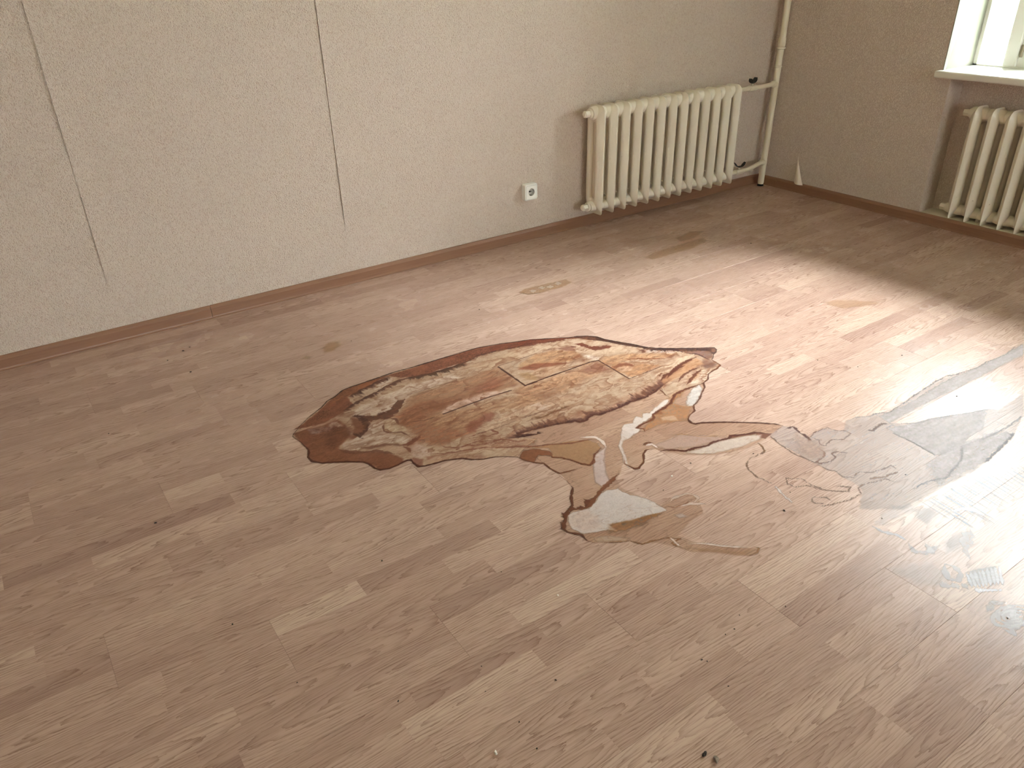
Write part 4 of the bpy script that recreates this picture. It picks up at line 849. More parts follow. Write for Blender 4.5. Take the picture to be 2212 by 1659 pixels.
('f',[(-2794,-1826),(-2804,-1775),(-2777,-1759),(-2751,-1770),(-2711,-1744),(-2701,-1765),(-2679,-1744),(-2660,-1759),(-2617,-1742),(-2548,-1724),(-2543,-1733),(-2565,-1747),(-2624,-1761),(-2672,-1778),(-2714,-1788),(-2761,-1799),(-2757,-1820)],(220, 206, 190),0.92,4,5,15,0),
('f',[(-2841,-1819),(-2877,-1843),(-2901,-1891),(-2927,-1926),(-2929,-1955),(-2919,-1933),(-2897,-1901),(-2873,-1855),(-2846,-1833),(-2812,-1832),(-2755,-1814),(-2783,-1765),(-2813,-1788)],(218, 204, 190),0.85,4,3,25,0),
('f',[(-2652,-1802),(-2625,-1808),(-2603,-1824),(-2617,-1847),(-2637,-1836),(-2644,-1822),(-2659,-1820)],(214, 196, 178),0.7,6,6,12,0),
('l',[(-2230,-1560),(-2275,-1563),(-2333,-1573),(-2377,-1587),(-2402,-1597),(-2427,-1595),(-2468,-1615)],(112, 66, 46),0.88,6,3,10,1,0.6),
('l',[(-2287,-1643),(-2326,-1654),(-2364,-1670),(-2373,-1669),(-2386,-1682),(-2415,-1693)],(112, 66, 46),0.88,5,3,10,1,0.6),
('l',[(-2356,-1720),(-2391,-1719),(-2435,-1715),(-2497,-1716),(-2520,-1730),(-2551,-1752),(-2585,-1761),(-2619,-1765),(-2625,-1780),(-2655,-1771),(-2672,-1792),(-2699,-1795),(-2725,-1794),(-2759,-1800),(-2742,-1817),(-2752,-1832),(-2765,-1823),(-2792,-1824)],(112, 66, 46),0.88,4.5,3,10,1,0.6),
('l',[(-2518,-1658),(-2523,-1686),(-2529,-1707)],(112, 66, 46),0.88,3,3,10,1,0.6),
('l',[(-2425,-1574),(-2451,-1588)],(112, 66, 46),0.88,5,3,10,1,0.6),
('l',[(-2312,-1583),(-2339,-1580),(-2387,-1591)],(112, 66, 46),0.88,4,3,10,1,0.6),
('f',[(-2239,-1496),(-2171,-1509),(-2121,-1544),(-2128,-1568),(-2162,-1587),(-2180,-1604),(-2205,-1603),(-2207,-1559),(-2219,-1524)],(124, 96, 88),0.8,6,6,12,2),
('f',[(-2317,-1411),(-2294,-1419),(-2246,-1456),(-2211,-1485),(-2242,-1484),(-2314,-1427)],(86, 62, 58),0.9,4,6,9,2),
('f',[(-2359,-1386),(-2336,-1391),(-2350,-1412),(-2371,-1412)],(98, 58, 48),0.9,4,5,9,0),
('f',[(-2341,-1393),(-2317,-1411),(-2253,-1482),(-2273,-1483),(-2342,-1424),(-2355,-1415)],(218, 204, 186),0.85,5,5,12,0),
('f',[(-2229,-1592),(-2198,-1614),(-2204,-1646),(-2238,-1651),(-2266,-1630)],(136, 104, 90),0.65,8,8,12,2),
('l',[(-2241,-1495),(-2223,-1528),(-2203,-1555),(-2207,-1589),(-2204,-1613)],(84, 58, 54),0.85,5,5,8,1,0.6),
('f',[(-3170,-1708),(-3135,-1685),(-3100,-1699),(-3069,-1738),(-3083,-1764),(-3112,-1735),(-3148,-1759),(-3167,-1730)],(138, 88, 60),0.85,6,4,14,1),
('f',[(-3113,-1685),(-3062,-1723),(-3068,-1743),(-3087,-1769),(-3046,-1811),(-3031,-1862),(-3016,-1872),(-2997,-1867),(-2969,-1833),(-2930,-1821),(-2919,-1796),(-2933,-1760),(-2983,-1731)],(188, 146, 102),0.5,4,3,25,0),
('l',[(-3071,-1748),(-3087,-1769),(-3063,-1786),(-3048,-1814),(-3032,-1853),(-3016,-1872),(-2999,-1866),(-2971,-1839),(-2930,-1821)],(128, 78, 52),0.85,3,4,9,1,0.6),
('l',[(-3184,-1624),(-3109,-1680),(-3049,-1707),(-2991,-1742),(-2952,-1754),(-2921,-1764),(-2908,-1783)],(116, 68, 50),0.85,4,3,18,1,0.6),
('l',[(-2942,-1736),(-2906,-1758),(-2902,-1782),(-2906,-1805),(-2912,-1826)],(220, 202, 186),0.9,7,2,18,1,0.6),
('l',[(-2943,-1735),(-2902,-1762),(-2899,-1793),(-2912,-1826)],(220, 202, 186),0.9,6,2,18,1,0.6),
('f',[(-2971,-1839),(-2913,-1825),(-2964,-1876),(-3003,-1931),(-3025,-1974),(-3057,-1979),(-3059,-1949),(-3022,-1894)],(212, 192, 182),0.75,6,4,25,0),
('f',[(-3218,-2022),(-3202,-2017),(-3157,-2034),(-3116,-2018),(-3084,-2000),(-3057,-2000),(-3026,-2012),(-3028,-2028),(-3017,-2057),(-2995,-2093),(-2987,-2122),(-2984,-2148),(-2984,-2167),(-3005,-2165),(-3047,-2153),(-3095,-2143),(-3152,-2120),(-3156,-2154),(-3173,-2135),(-3205,-2123),(-3234,-2108),(-3249,-2076),(-3240,-2049)],(212, 200, 188),0.93,3,5,18,0),
('f',[(-3215,-2023),(-3165,-2035),(-3159,-2078),(-3177,-2120),(-3226,-2108),(-3241,-2061)],(208, 184, 166),0.7,10,6,14,1),
('g',[(-3115,-2005),(-3156,-2028),(-3197,-2011),(-3224,-2024),(-3251,-2048),(-3264,-2069)],(110, 66, 46),0.9,22,-1,8,4),
('l',[(-2975,-1959),(-3016,-1973),(-3064,-1987),(-3106,-2005),(-3150,-2026),(-3174,-2025),(-3194,-2007)],(126, 78, 52),0.75,8,6,14,1,0.6),
('g',[(-3002,-2167),(-3047,-2153),(-3095,-2143),(-3152,-2120)],(138, 98, 60),0.9,14,1,7,4),
('f',[(-3152,-2120),(-3095,-2143),(-3051,-2157),(-3006,-2170),(-3083,-2177),(-3141,-2165),(-3183,-2146)],(160, 116, 76),0.55,9,6,12,2),
('l',[(-3125,-1897),(-3131,-1931),(-3160,-1959),(-3184,-1995),(-3217,-2010),(-3246,-2039),(-3265,-2056),(-3266,-2077),(-3242,-2108),(-3245,-2136),(-3235,-2154)],(104, 64, 44),0.9,5,2,18,1,0.6),
('l',[(-3235,-2154),(-3196,-2180),(-3156,-2201),(-3135,-2233),(-3101,-2241),(-3060,-2256),(-3039,-2277),(-3070,-2275),(-3051,-2334)],(146, 104, 66),0.8,3,4,10,1,0.6),
('f',[(-3226,-2138),(-3184,-2157),(-3145,-2197),(-3161,-2197),(-3205,-2171),(-3230,-2153)],(206, 182, 158),0.6,6,4,25,0),
('l',[(-3058,-2255),(-3062,-2298)],(222, 206, 192),0.9,4,1,18,1,0.6),
('l',[(-3038,-2304),(-3009,-2322),(-2966,-2365),(-2922,-2406)],(220, 200, 184),0.85,4,3,18,1,0.6),
('l',[(-2961,-2148),(-2921,-2141),(-2882,-2149),(-2870,-2165),(-2873,-2183),(-2891,-2189),(-2932,-2179),(-2952,-2171)],(212, 188, 168),0.75,6,3,18,1,0.6),
('l',[(-2954,-2173),(-2912,-2187),(-2873,-2213)],(216, 194, 176),0.8,5,2,18,1,0.6),
('l',[(-2970,-2152),(-2958,-2173),(-2926,-2177),(-2893,-2178)],(140, 92, 62),0.7,3,3,18,1,0.6),
('f',[(-2981,-2195),(-2959,-2205),(-2957,-2222),(-2979,-2212)],(200, 184, 172),0.7,5,2,25,0),
('l',[(-2949,-2425),(-2918,-2434),(-2900,-2424),(-2906,-2412)],(150, 110, 72),0.7,4,3,18,1,0.6),
('f',[(-3045,-2316),(-2999,-2355),(-2957,-2397),(-2910,-2420),(-2945,-2425),(-2987,-2384),(-3031,-2343)],(186, 138, 90),0.35,6,4,12,1),
('l',[(-2571,-1853),(-2585,-1866),(-2591,-1885),(-2586,-1898),(-2561,-1907),(-2496,-1950),(-2435,-2000),(-2411,-2020),(-2376,-2055),(-2364,-2076)],(108, 66, 48),0.9,3.2,1.5,18,1,0.6),
('l',[(-2791,-1944),(-2771,-1950),(-2744,-1974),(-2726,-1992),(-2690,-1998),(-2651,-2011),(-2621,-2008),(-2561,-2023),(-2548,-2011)],(110, 64, 46),0.88,4,3,10,1,0.6),
('f',[(-2564,-2025),(-2547,-2010),(-2501,-2039),(-2467,-2052),(-2433,-2086),(-2471,-2094),(-2481,-2078),(-2474,-2059),(-2519,-2039)],(120, 74, 54),0.9,3,3,25,0),
('f',[(-2733,-1999),(-2676,-2009),(-2626,-2012),(-2558,-2029),(-2502,-2049),(-2461,-2071),(-2486,-2083),(-2570,-2079),(-2671,-2053)],(216, 200, 182),0.75,6,4,25,0),
('f',[(-2785,-1911),(-2681,-1912),(-2565,-2007),(-2575,-2025),(-2627,-2003),(-2686,-1993),(-2769,-1948)],(200, 172, 156),0.55,10,5,25,0),
('l',[(-2706,-1894),(-2664,-1916),(-2628,-1964),(-2554,-2006)],(170, 126, 80),0.7,2,3,18,1,0.6),
('l',[(-2801,-1923),(-2822,-1913),(-2843,-1925),(-2874,-1958),(-2907,-1972),(-2920,-1966),(-2926,-1931),(-2906,-1903)],(124, 80, 56),0.85,3,1.5,18,1,0.6),
('l',[(-2811,-1888),(-2791,-1886),(-2776,-1897)],(112, 70, 48),0.8,7,2,18,1,0.6),
('l',[(-2809,-1894),(-2784,-1900),(-2785,-1928)],(222, 206, 192),0.9,6,1,18,1,0.6),
('l',[(-2507,-2093),(-2524,-2137),(-2553,-2148)],(140, 98, 58),0.8,3,4,8,1,0.6),
('l',[(-3699,-1156),(-3659,-1114),(-3616,-1080),(-3554,-1043),(-3520,-1013),(-3483,-1000),(-3445,-975),(-3410,-969),(-3353,-968),(-3289,-965),(-3223,-962),(-3151,-969),(-3050,-972),(-2945,-976),(-2864,-979),(-2768,-1005),(-2698,-1032),(-2649,-1047),(-2604,-1074),(-2557,-1100),(-2512,-1128),(-2478,-1139),(-2447,-1158),(-2417,-1189),(-2408,-1224),(-2385,-1269),(-2352,-1320),(-2333,-1361),(-2318,-1389),(-2331,-1375),(-2298,-1411),(-2244,-1454),(-2169,-1508),(-2125,-1535),(-2110,-1546),(-2117,-1564),(-2137,-1580),(-2158,-1586),(-2177,-1603),(-2195,-1611)],(66, 40, 34),0.95,3.2,1,18,1,0.6),
('l',[(-2199,-1626),(-2204,-1662),(-2238,-1674),(-2266,-1676),(-2293,-1684),(-2321,-1709),(-2335,-1715),(-2356,-1720),(-2376,-1744),(-2395,-1756),(-2419,-1769),(-2448,-1789),(-2481,-1804),(-2500,-1810),(-2517,-1827),(-2523,-1837),(-2550,-1845),(-2571,-1853),(-2585,-1866),(-2591,-1885),(-2586,-1898)],(98, 60, 44),0.95,3.6,2,18,1,0.6),
('l',[(-3703,-1164),(-3699,-1185),(-3693,-1211),(-3691,-1243),(-3689,-1269),(-3694,-1286),(-3706,-1309),(-3704,-1337),(-3683,-1366),(-3651,-1383),(-3620,-1403),(-3576,-1437),(-3565,-1457),(-3561,-1491),(-3550,-1509),(-3524,-1518),(-3494,-1518),(-3478,-1514),(-3458,-1513),(-3451,-1518),(-3449,-1515),(-3450,-1538),(-3447,-1562),(-3430,-1572),(-3393,-1580),(-3365,-1583),(-3338,-1595),(-3313,-1608),(-3294,-1630),(-3264,-1650),(-3227,-1661),(-3196,-1682),(-3171,-1703)],(104, 58, 40),0.92,3.4,1,18,1,0.6),
('l',[(-3173,-1702),(-3167,-1718),(-3144,-1762),(-3125,-1780),(-3126,-1814),(-3118,-1851),(-3084,-1860),(-3044,-1867)],(140, 94, 66),0.85,2.4,1,18,1,0.6),
('f',[(-2417,-1189),(-2408,-1224),(-2385,-1269),(-2352,-1320),(-2333,-1361),(-2318,-1389),(-2327,-1399),(-2344,-1373),(-2368,-1331),(-2399,-1281),(-2423,-1237),(-2436,-1209)],(60, 42, 38),0.9,2.5,4,9,0),
('f',[(-2331,-1375),(-2298,-1411),(-2244,-1454),(-2169,-1508),(-2125,-1535),(-2110,-1546),(-2117,-1564),(-2137,-1580),(-2158,-1586),(-2153,-1555),(-2188,-1526),(-2239,-1496),(-2257,-1467),(-2292,-1437),(-2319,-1420),(-2340,-1388)],(74, 54, 52),0.9,3,5,10,1),
('g',[(-2117,-1564),(-2175,-1513),(-2248,-1457),(-2303,-1416),(-2334,-1379)],(66, 46, 44),0.9,30,1,9,4),
('f',[(-2127,-1549),(-2114,-1552),(-2126,-1569),(-2145,-1577),(-2144,-1565)],(150, 120, 104),0.7,3,3,25,0),
('l',[(-2195,-1611),(-2199,-1626),(-2204,-1662),(-2238,-1674),(-2266,-1676)],(112, 66, 40),0.9,5,2,18,1,0.6),
('f',[(-2259,-1623),(-2213,-1628),(-2206,-1651),(-2234,-1659),(-2268,-1646)],(92, 70, 66),0.6,8,6,12,2),
('t',[(-3699,-1156),(-3659,-1114),(-3616,-1080),(-3554,-1043),(-3520,-1013),(-3483,-1000),(-3445,-975),(-3410,-969),(-3353,-968),(-3289,-965),(-3223,-962),(-3151,-969),(-3050,-972),(-2945,-976),(-2864,-979),(-2768,-1005),(-2698,-1032),(-2649,-1047),(-2604,-1074),(-2557,-1100),(-2512,-1128),(-2478,-1139),(-2447,-1158),(-2417,-1189),(-2408,-1224),(-2385,-1269),(-2352,-1320),(-2333,-1361),(-2318,-1389),(-2331,-1375),(-2298,-1411),(-2244,-1454),(-2169,-1508),(-2125,-1535),(-2110,-1546),(-2117,-1564),(-2137,-1580),(-2158,-1586),(-2177,-1603),(-2195,-1611),(-2199,-1626),(-2204,-1662),(-2238,-1674),(-2266,-1676),(-2293,-1684),(-2321,-1709),(-2335,-1715),(-2356,-1720),(-2356,-1720),(-2390,-1717),(-2442,-1710),(-2502,-1712),(-2525,-1721),(-2531,-1701),(-2503,-1654),(-2518,-1658),(-2540,-1663),(-2588,-1668),(-2586,-1674),(-2628,-1670),(-2667,-1667),(-2708,-1670),(-2740,-1671),(-2770,-1668),(-2801,-1668),(-2821,-1654),(-2847,-1658),(-2860,-1667),(-2889,-1663),(-2895,-1645),(-2912,-1647),(-2936,-1633),(-2962,-1623),(-3035,-1610),(-3106,-1610),(-3062,-1657),(-3106,-1667),(-3141,-1683),(-3171,-1703),(-3171,-1703),(-3196,-1682),(-3227,-1661),(-3264,-1650),(-3294,-1630),(-3313,-1608),(-3338,-1595),(-3365,-1583),(-3393,-1580),(-3430,-1572),(-3447,-1562),(-3450,-1538),(-3449,-1515),(-3451,-1518),(-3458,-1513),(-3478,-1514),(-3494,-1518),(-3524,-1518),(-3550,-1509),(-3561,-1491),(-3565,-1457),(-3576,-1437),(-3620,-1403),(-3651,-1383),(-3683,-1366),(-3704,-1337),(-3706,-1309),(-3694,-1286),(-3689,-1269),(-3691,-1243),(-3693,-1211),(-3699,-1185),(-3703,-1164)],(122, 74, 50),0.78,150,60,2.2,2.6),
('t',[(-3699,-1156),(-3659,-1114),(-3616,-1080),(-3554,-1043),(-3520,-1013),(-3483,-1000),(-3445,-975),(-3410,-969),(-3353,-968),(-3289,-965),(-3223,-962),(-3151,-969),(-3050,-972),(-2945,-976),(-2864,-979),(-2768,-1005),(-2698,-1032),(-2649,-1047),(-2604,-1074),(-2557,-1100),(-2512,-1128),(-2478,-1139),(-2447,-1158),(-2417,-1189),(-2408,-1224),(-2385,-1269),(-2352,-1320),(-2333,-1361),(-2318,-1389),(-2331,-1375),(-2298,-1411),(-2244,-1454),(-2169,-1508),(-2125,-1535),(-2110,-1546),(-2117,-1564),(-2137,-1580),(-2158,-1586),(-2177,-1603),(-2195,-1611),(-2199,-1626),(-2204,-1662),(-2238,-1674),(-2266,-1676),(-2293,-1684),(-2321,-1709),(-2335,-1715),(-2356,-1720),(-2356,-1720),(-2390,-1717),(-2442,-1710),(-2502,-1712),(-2525,-1721),(-2531,-1701),(-2503,-1654),(-2518,-1658),(-2540,-1663),(-2588,-1668),(-2586,-1674),(-2628,-1670),(-2667,-1667),(-2708,-1670),(-2740,-1671),(-2770,-1668),(-2801,-1668),(-2821,-1654),(-2847,-1658),(-2860,-1667),(-2889,-1663),(-2895,-1645),(-2912,-1647),(-2936,-1633),(-2962,-1623),(-3035,-1610),(-3106,-1610),(-3062,-1657),(-3106,-1667),(-3141,-1683),(-3171,-1703),(-3171,-1703),(-3196,-1682),(-3227,-1661),(-3264,-1650),(-3294,-1630),(-3313,-1608),(-3338,-1595),(-3365,-1583),(-3393,-1580),(-3430,-1572),(-3447,-1562),(-3450,-1538),(-3449,-1515),(-3451,-1518),(-3458,-1513),(-3478,-1514),(-3494,-1518),(-3524,-1518),(-3550,-1509),(-3561,-1491),(-3565,-1457),(-3576,-1437),(-3620,-1403),(-3651,-1383),(-3683,-1366),(-3704,-1337),(-3706,-1309),(-3694,-1286),(-3689,-1269),(-3691,-1243),(-3693,-1211),(-3699,-1185),(-3703,-1164)],(138, 92, 62),0.62,90,34,2.4,2.2),
('t',[(-3699,-1156),(-3659,-1114),(-3616,-1080),(-3554,-1043),(-3520,-1013),(-3483,-1000),(-3445,-975),(-3410,-969),(-3353,-968),(-3289,-965),(-3223,-962),(-3151,-969),(-3050,-972),(-2945,-976),(-2864,-979),(-2768,-1005),(-2698,-1032),(-2649,-1047),(-2604,-1074),(-2557,-1100),(-2512,-1128),(-2478,-1139),(-2447,-1158),(-2417,-1189),(-2408,-1224),(-2385,-1269),(-2352,-1320),(-2333,-1361),(-2318,-1389),(-2331,-1375),(-2298,-1411),(-2244,-1454),(-2169,-1508),(-2125,-1535),(-2110,-1546),(-2117,-1564),(-2137,-1580),(-2158,-1586),(-2177,-1603),(-2195,-1611),(-2199,-1626),(-2204,-1662),(-2238,-1674),(-2266,-1676),(-2293,-1684),(-2321,-1709),(-2335,-1715),(-2356,-1720),(-2356,-1720),(-2390,-1717),(-2442,-1710),(-2502,-1712),(-2525,-1721),(-2531,-1701),(-2503,-1654),(-2518,-1658),(-2540,-1663),(-2588,-1668),(-2586,-1674),(-2628,-1670),(-2667,-1667),(-2708,-1670),(-2740,-1671),(-2770,-1668),(-2801,-1668),(-2821,-1654),(-2847,-1658),(-2860,-1667),(-2889,-1663),(-2895,-1645),(-2912,-1647),(-2936,-1633),(-2962,-1623),(-3035,-1610),(-3106,-1610),(-3062,-1657),(-3106,-1667),(-3141,-1683),(-3171,-1703),(-3171,-1703),(-3196,-1682),(-3227,-1661),(-3264,-1650),(-3294,-1630),(-3313,-1608),(-3338,-1595),(-3365,-1583),(-3393,-1580),(-3430,-1572),(-3447,-1562),(-3450,-1538),(-3449,-1515),(-3451,-1518),(-3458,-1513),(-3478,-1514),(-3494,-1518),(-3524,-1518),(-3550,-1509),(-3561,-1491),(-3565,-1457),(-3576,-1437),(-3620,-1403),(-3651,-1383),(-3683,-1366),(-3704,-1337),(-3706,-1309),(-3694,-1286),(-3689,-1269),(-3691,-1243),(-3693,-1211),(-3699,-1185),(-3703,-1164)],(104, 64, 46),0.5,190,80,2.2,8),
('t',[(-3699,-1156),(-3659,-1114),(-3616,-1080),(-3554,-1043),(-3520,-1013),(-3483,-1000),(-3445,-975),(-3410,-969),(-3353,-968),(-3289,-965),(-3223,-962),(-3151,-969),(-3050,-972),(-2945,-976),(-2864,-979),(-2768,-1005),(-2698,-1032),(-2649,-1047),(-2604,-1074),(-2557,-1100),(-2512,-1128),(-2478,-1139),(-2447,-1158),(-2417,-1189),(-2408,-1224),(-2385,-1269),(-2352,-1320),(-2333,-1361),(-2318,-1389),(-2331,-1375),(-2298,-1411),(-2244,-1454),(-2169,-1508),(-2125,-1535),(-2110,-1546),(-2117,-1564),(-2137,-1580),(-2158,-1586),(-2177,-1603),(-2195,-1611),(-2199,-1626),(-2204,-1662),(-2238,-1674),(-2266,-1676),(-2293,-1684),(-2321,-1709),(-2335,-1715),(-2356,-1720),(-2356,-1720),(-2390,-1717),(-2442,-1710),(-2502,-1712),(-2525,-1721),(-2531,-1701),(-2503,-1654),(-2518,-1658),(-2540,-1663),(-2588,-1668),(-2586,-1674),(-2628,-1670),(-2667,-1667),(-2708,-1670),(-2740,-1671),(-2770,-1668),(-2801,-1668),(-2821,-1654),(-2847,-1658),(-2860,-1667),(-2889,-1663),(-2895,-1645),(-2912,-1647),(-2936,-1633),(-2962,-1623),(-3035,-1610),(-3106,-1610),(-3062,-1657),(-3106,-1667),(-3141,-1683),(-3171,-1703),(-3171,-1703),(-3196,-1682),(-3227,-1661),(-3264,-1650),(-3294,-1630),(-3313,-1608),(-3338,-1595),(-3365,-1583),(-3393,-1580),(-3430,-1572),(-3447,-1562),(-3450,-1538),(-3449,-1515),(-3451,-1518),(-3458,-1513),(-3478,-1514),(-3494,-1518),(-3524,-1518),(-3550,-1509),(-3561,-1491),(-3565,-1457),(-3576,-1437),(-3620,-1403),(-3651,-1383),(-3683,-1366),(-3704,-1337),(-3706,-1309),(-3694,-1286),(-3689,-1269),(-3691,-1243),(-3693,-1211),(-3699,-1185),(-3703,-1164)],(120, 78, 56),0.3,60,20,2.6,4),
('t',[(-3699,-1156),(-3659,-1114),(-3616,-1080),(-3554,-1043),(-3520,-1013),(-3483,-1000),(-3445,-975),(-3410,-969),(-3353,-968),(-3289,-965),(-3223,-962),(-3151,-969),(-3050,-972),(-2945,-976),(-2864,-979),(-2768,-1005),(-2698,-1032),(-2649,-1047),(-2604,-1074),(-2557,-1100),(-2512,-1128),(-2478,-1139),(-2447,-1158),(-2417,-1189),(-2408,-1224),(-2385,-1269),(-2352,-1320),(-2333,-1361),(-2318,-1389),(-2331,-1375),(-2298,-1411),(-2244,-1454),(-2169,-1508),(-2125,-1535),(-2110,-1546),(-2117,-1564),(-2137,-1580),(-2158,-1586),(-2177,-1603),(-2195,-1611),(-2199,-1626),(-2204,-1662),(-2238,-1674),(-2266,-1676),(-2293,-1684),(-2321,-1709),(-2335,-1715),(-2356,-1720),(-2376,-1744),(-2395,-1756),(-2419,-1769),(-2448,-1789),(-2481,-1804),(-2500,-1810),(-2517,-1827),(-2523,-1837),(-2550,-1845),(-2571,-1853),(-2585,-1866),(-2591,-1885),(-2586,-1898),(-2588,-1897),(-2534,-1928),(-2470,-1972),(-2411,-2020),(-2376,-2055),(-2364,-2078),(-2434,-2087),(-2471,-2094),(-2558,-2096),(-2625,-2079),(-2681,-2053),(-2748,-2004),(-2778,-1957),(-2788,-1942),(-2801,-1923),(-2822,-1913),(-2843,-1925),(-2874,-1958),(-2907,-1972),(-2920,-1966),(-2926,-1931),(-2927,-1926),(-2969,-1957),(-3001,-1977),(-3016,-2016),(-2997,-2085),(-2980,-2144),(-2939,-2135),(-2875,-2151),(-2867,-2180),(-2890,-2210),(-2911,-2240),(-2969,-2242),(-3037,-2264),(-3009,-2322),(-2966,-2365),(-2922,-2406),(-2900,-2424),(-2918,-2434),(-2946,-2427),(-2969,-2407),(-2987,-2384),(-3018,-2352),(-3051,-2334),(-3081,-2278),(-3106,-2246),(-3135,-2233),(-3156,-2201),(-3196,-2180),(-3235,-2154),(-3245,-2136),(-3242,-2108),(-3266,-2077),(-3265,-2056),(-3246,-2039),(-3217,-2010),(-3184,-1995),(-3160,-1959),(-3131,-1931),(-3125,-1897),(-3121,-1881),(-3117,-1853),(-3118,-1851),(-3126,-1814),(-3125,-1780),(-3144,-1762),(-3166,-1731),(-3171,-1703),(-3196,-1682),(-3227,-1661),(-3264,-1650),(-3294,-1630),(-3313,-1608),(-3338,-1595),(-3365,-1583),(-3393,-1580),(-3430,-1572),(-3447,-1562),(-3450,-1538),(-3449,-1515),(-3451,-1518),(-3458,-1513),(-3478,-1514),(-3494,-1518),(-3524,-1518),(-3550,-1509),(-3561,-1491),(-3565,-1457),(-3576,-1437),(-3620,-1403),(-3651,-1383),(-3683,-1366),(-3704,-1337),(-3706,-1309),(-3694,-1286),(-3689,-1269),(-3691,-1243),(-3693,-1211),(-3699,-1185),(-3703,-1164)],(140, 94, 62),0.4,70,34,2.6,9),
('t',[(-3682,-1124),(-3642,-1107),(-3589,-1075),(-3546,-1044),(-3503,-1010),(-3478,-997),(-3439,-971),(-3381,-967),(-3322,-967),(-3250,-970),(-3190,-974),(-3138,-977),(-3099,-972),(-2996,-976),(-2861,-978),(-2828,-993),(-2699,-1033),(-2627,-1057),(-2557,-1100),(-2512,-1128),(-2447,-1158),(-2417,-1189),(-2408,-1224),(-2352,-1320),(-2329,-1364),(-2340,-1376),(-2363,-1332),(-2391,-1294),(-2409,-1243),(-2434,-1217),(-2463,-1196),(-2481,-1162),(-2532,-1130),(-2572,-1119),(-2623,-1108),(-2656,-1089),(-2693,-1088),(-2728,-1075),(-2704,-1084),(-2772,-1059),(-2864,-1041),(-2963,-1054),(-3040,-1051),(-3117,-1051),(-3215,-1047),(-3174,-1044),(-3234,-1011),(-3254,-978),(-3302,-982),(-3357,-1007),(-3388,-1006),(-3444,-1028),(-3450,-1027),(-3453,-1056),(-3452,-1097),(-3477,-1109),(-3529,-1128),(-3584,-1145),(-3646,-1139)],(66, 36, 30),0.75,22,12,2.4,1.6),
('t',[(-3682,-1124),(-3642,-1107),(-3589,-1075),(-3546,-1044),(-3503,-1010),(-3478,-997),(-3439,-971),(-3381,-967),(-3322,-967),(-3250,-970),(-3190,-974),(-3138,-977),(-3099,-972),(-2996,-976),(-2861,-978),(-2828,-993),(-2699,-1033),(-2627,-1057),(-2557,-1100),(-2512,-1128),(-2447,-1158),(-2417,-1189),(-2408,-1224),(-2352,-1320),(-2329,-1364),(-2340,-1376),(-2363,-1332),(-2391,-1294),(-2409,-1243),(-2434,-1217),(-2463,-1196),(-2481,-1162),(-2532,-1130),(-2572,-1119),(-2623,-1108),(-2656,-1089),(-2693,-1088),(-2728,-1075),(-2704,-1084),(-2772,-1059),(-2864,-1041),(-2963,-1054),(-3040,-1051),(-3117,-1051),(-3215,-1047),(-3174,-1044),(-3234,-1011),(-3254,-978),(-3302,-982),(-3357,-1007),(-3388,-1006),(-3444,-1028),(-3450,-1027),(-3453,-1056),(-3452,-1097),(-3477,-1109),(-3529,-1128),(-3584,-1145),(-3646,-1139)],(172, 118, 86),0.5,26,10,2,3),
('t',[(-3697,-1147),(-3648,-1143),(-3599,-1161),(-3561,-1152),(-3532,-1155),(-3543,-1229),(-3546,-1272),(-3599,-1310),(-3611,-1327),(-3576,-1373),(-3522,-1409),(-3481,-1452),(-3466,-1495),(-3479,-1517),(-3526,-1521),(-3552,-1510),(-3565,-1457),(-3576,-1438),(-3683,-1367),(-3703,-1336),(-3707,-1309),(-3691,-1276),(-3691,-1238),(-3697,-1191)],(84, 46, 34),0.6,40,14,2.2,2),
('t',[(-3697,-1147),(-3648,-1143),(-3599,-1161),(-3561,-1152),(-3532,-1155),(-3543,-1229),(-3546,-1272),(-3599,-1310),(-3611,-1327),(-3576,-1373),(-3522,-1409),(-3481,-1452),(-3466,-1495),(-3479,-1517),(-3526,-1521),(-3552,-1510),(-3565,-1457),(-3576,-1438),(-3683,-1367),(-3703,-1336),(-3707,-1309),(-3691,-1276),(-3691,-1238),(-3697,-1191)],(168, 116, 82),0.45,36,10,2.2,3),
('f',[(-2471,-1618),(-2399,-1593),(-2336,-1577),(-2269,-1567),(-2230,-1563),(-2245,-1610),(-2308,-1622),(-2376,-1634),(-2429,-1639),(-2477,-1646)],(190, 138, 94),0.6,7,7,16,1),
('f',[(-2418,-1696),(-2386,-1682),(-2368,-1668),(-2326,-1654),(-2285,-1645),(-2332,-1672),(-2381,-1686)],(176, 122, 80),0.6,7,7,16,1),
('f',[(-2655,-1771),(-2619,-1765),(-2551,-1752),(-2497,-1716),(-2435,-1715),(-2491,-1741),(-2549,-1759),(-2523,-1803),(-2507,-1815),(-2571,-1853),(-2589,-1872),(-2636,-1846),(-2678,-1834),(-2751,-1833),(-2742,-1817),(-2699,-1795)],(186, 132, 84),0.42,7,7,16,1),
('f',[(-2463,-1613),(-2377,-1587),(-2294,-1566),(-2232,-1561),(-2269,-1573),(-2363,-1597),(-2439,-1619)],(120, 74, 54),0.5,7,7,16,1),
('l',[(-2230,-1560),(-2275,-1563),(-2333,-1573),(-2377,-1587),(-2402,-1597),(-2427,-1595),(-2468,-1615)],(100, 56, 40),0.8,10,4,10,1,0.6),
('l',[(-2285,-1645),(-2326,-1654),(-2364,-1670),(-2386,-1682),(-2415,-1693)],(100, 56, 40),0.8,8,4,10,1,0.6),
('l',[(-2356,-1720),(-2391,-1719),(-2435,-1715),(-2497,-1716),(-2520,-1730),(-2551,-1752),(-2585,-1761),(-2619,-1765),(-2655,-1771),(-2672,-1792),(-2699,-1795),(-2725,-1794),(-2759,-1800)],(100, 56, 40),0.8,6,4,10,1,0.6),
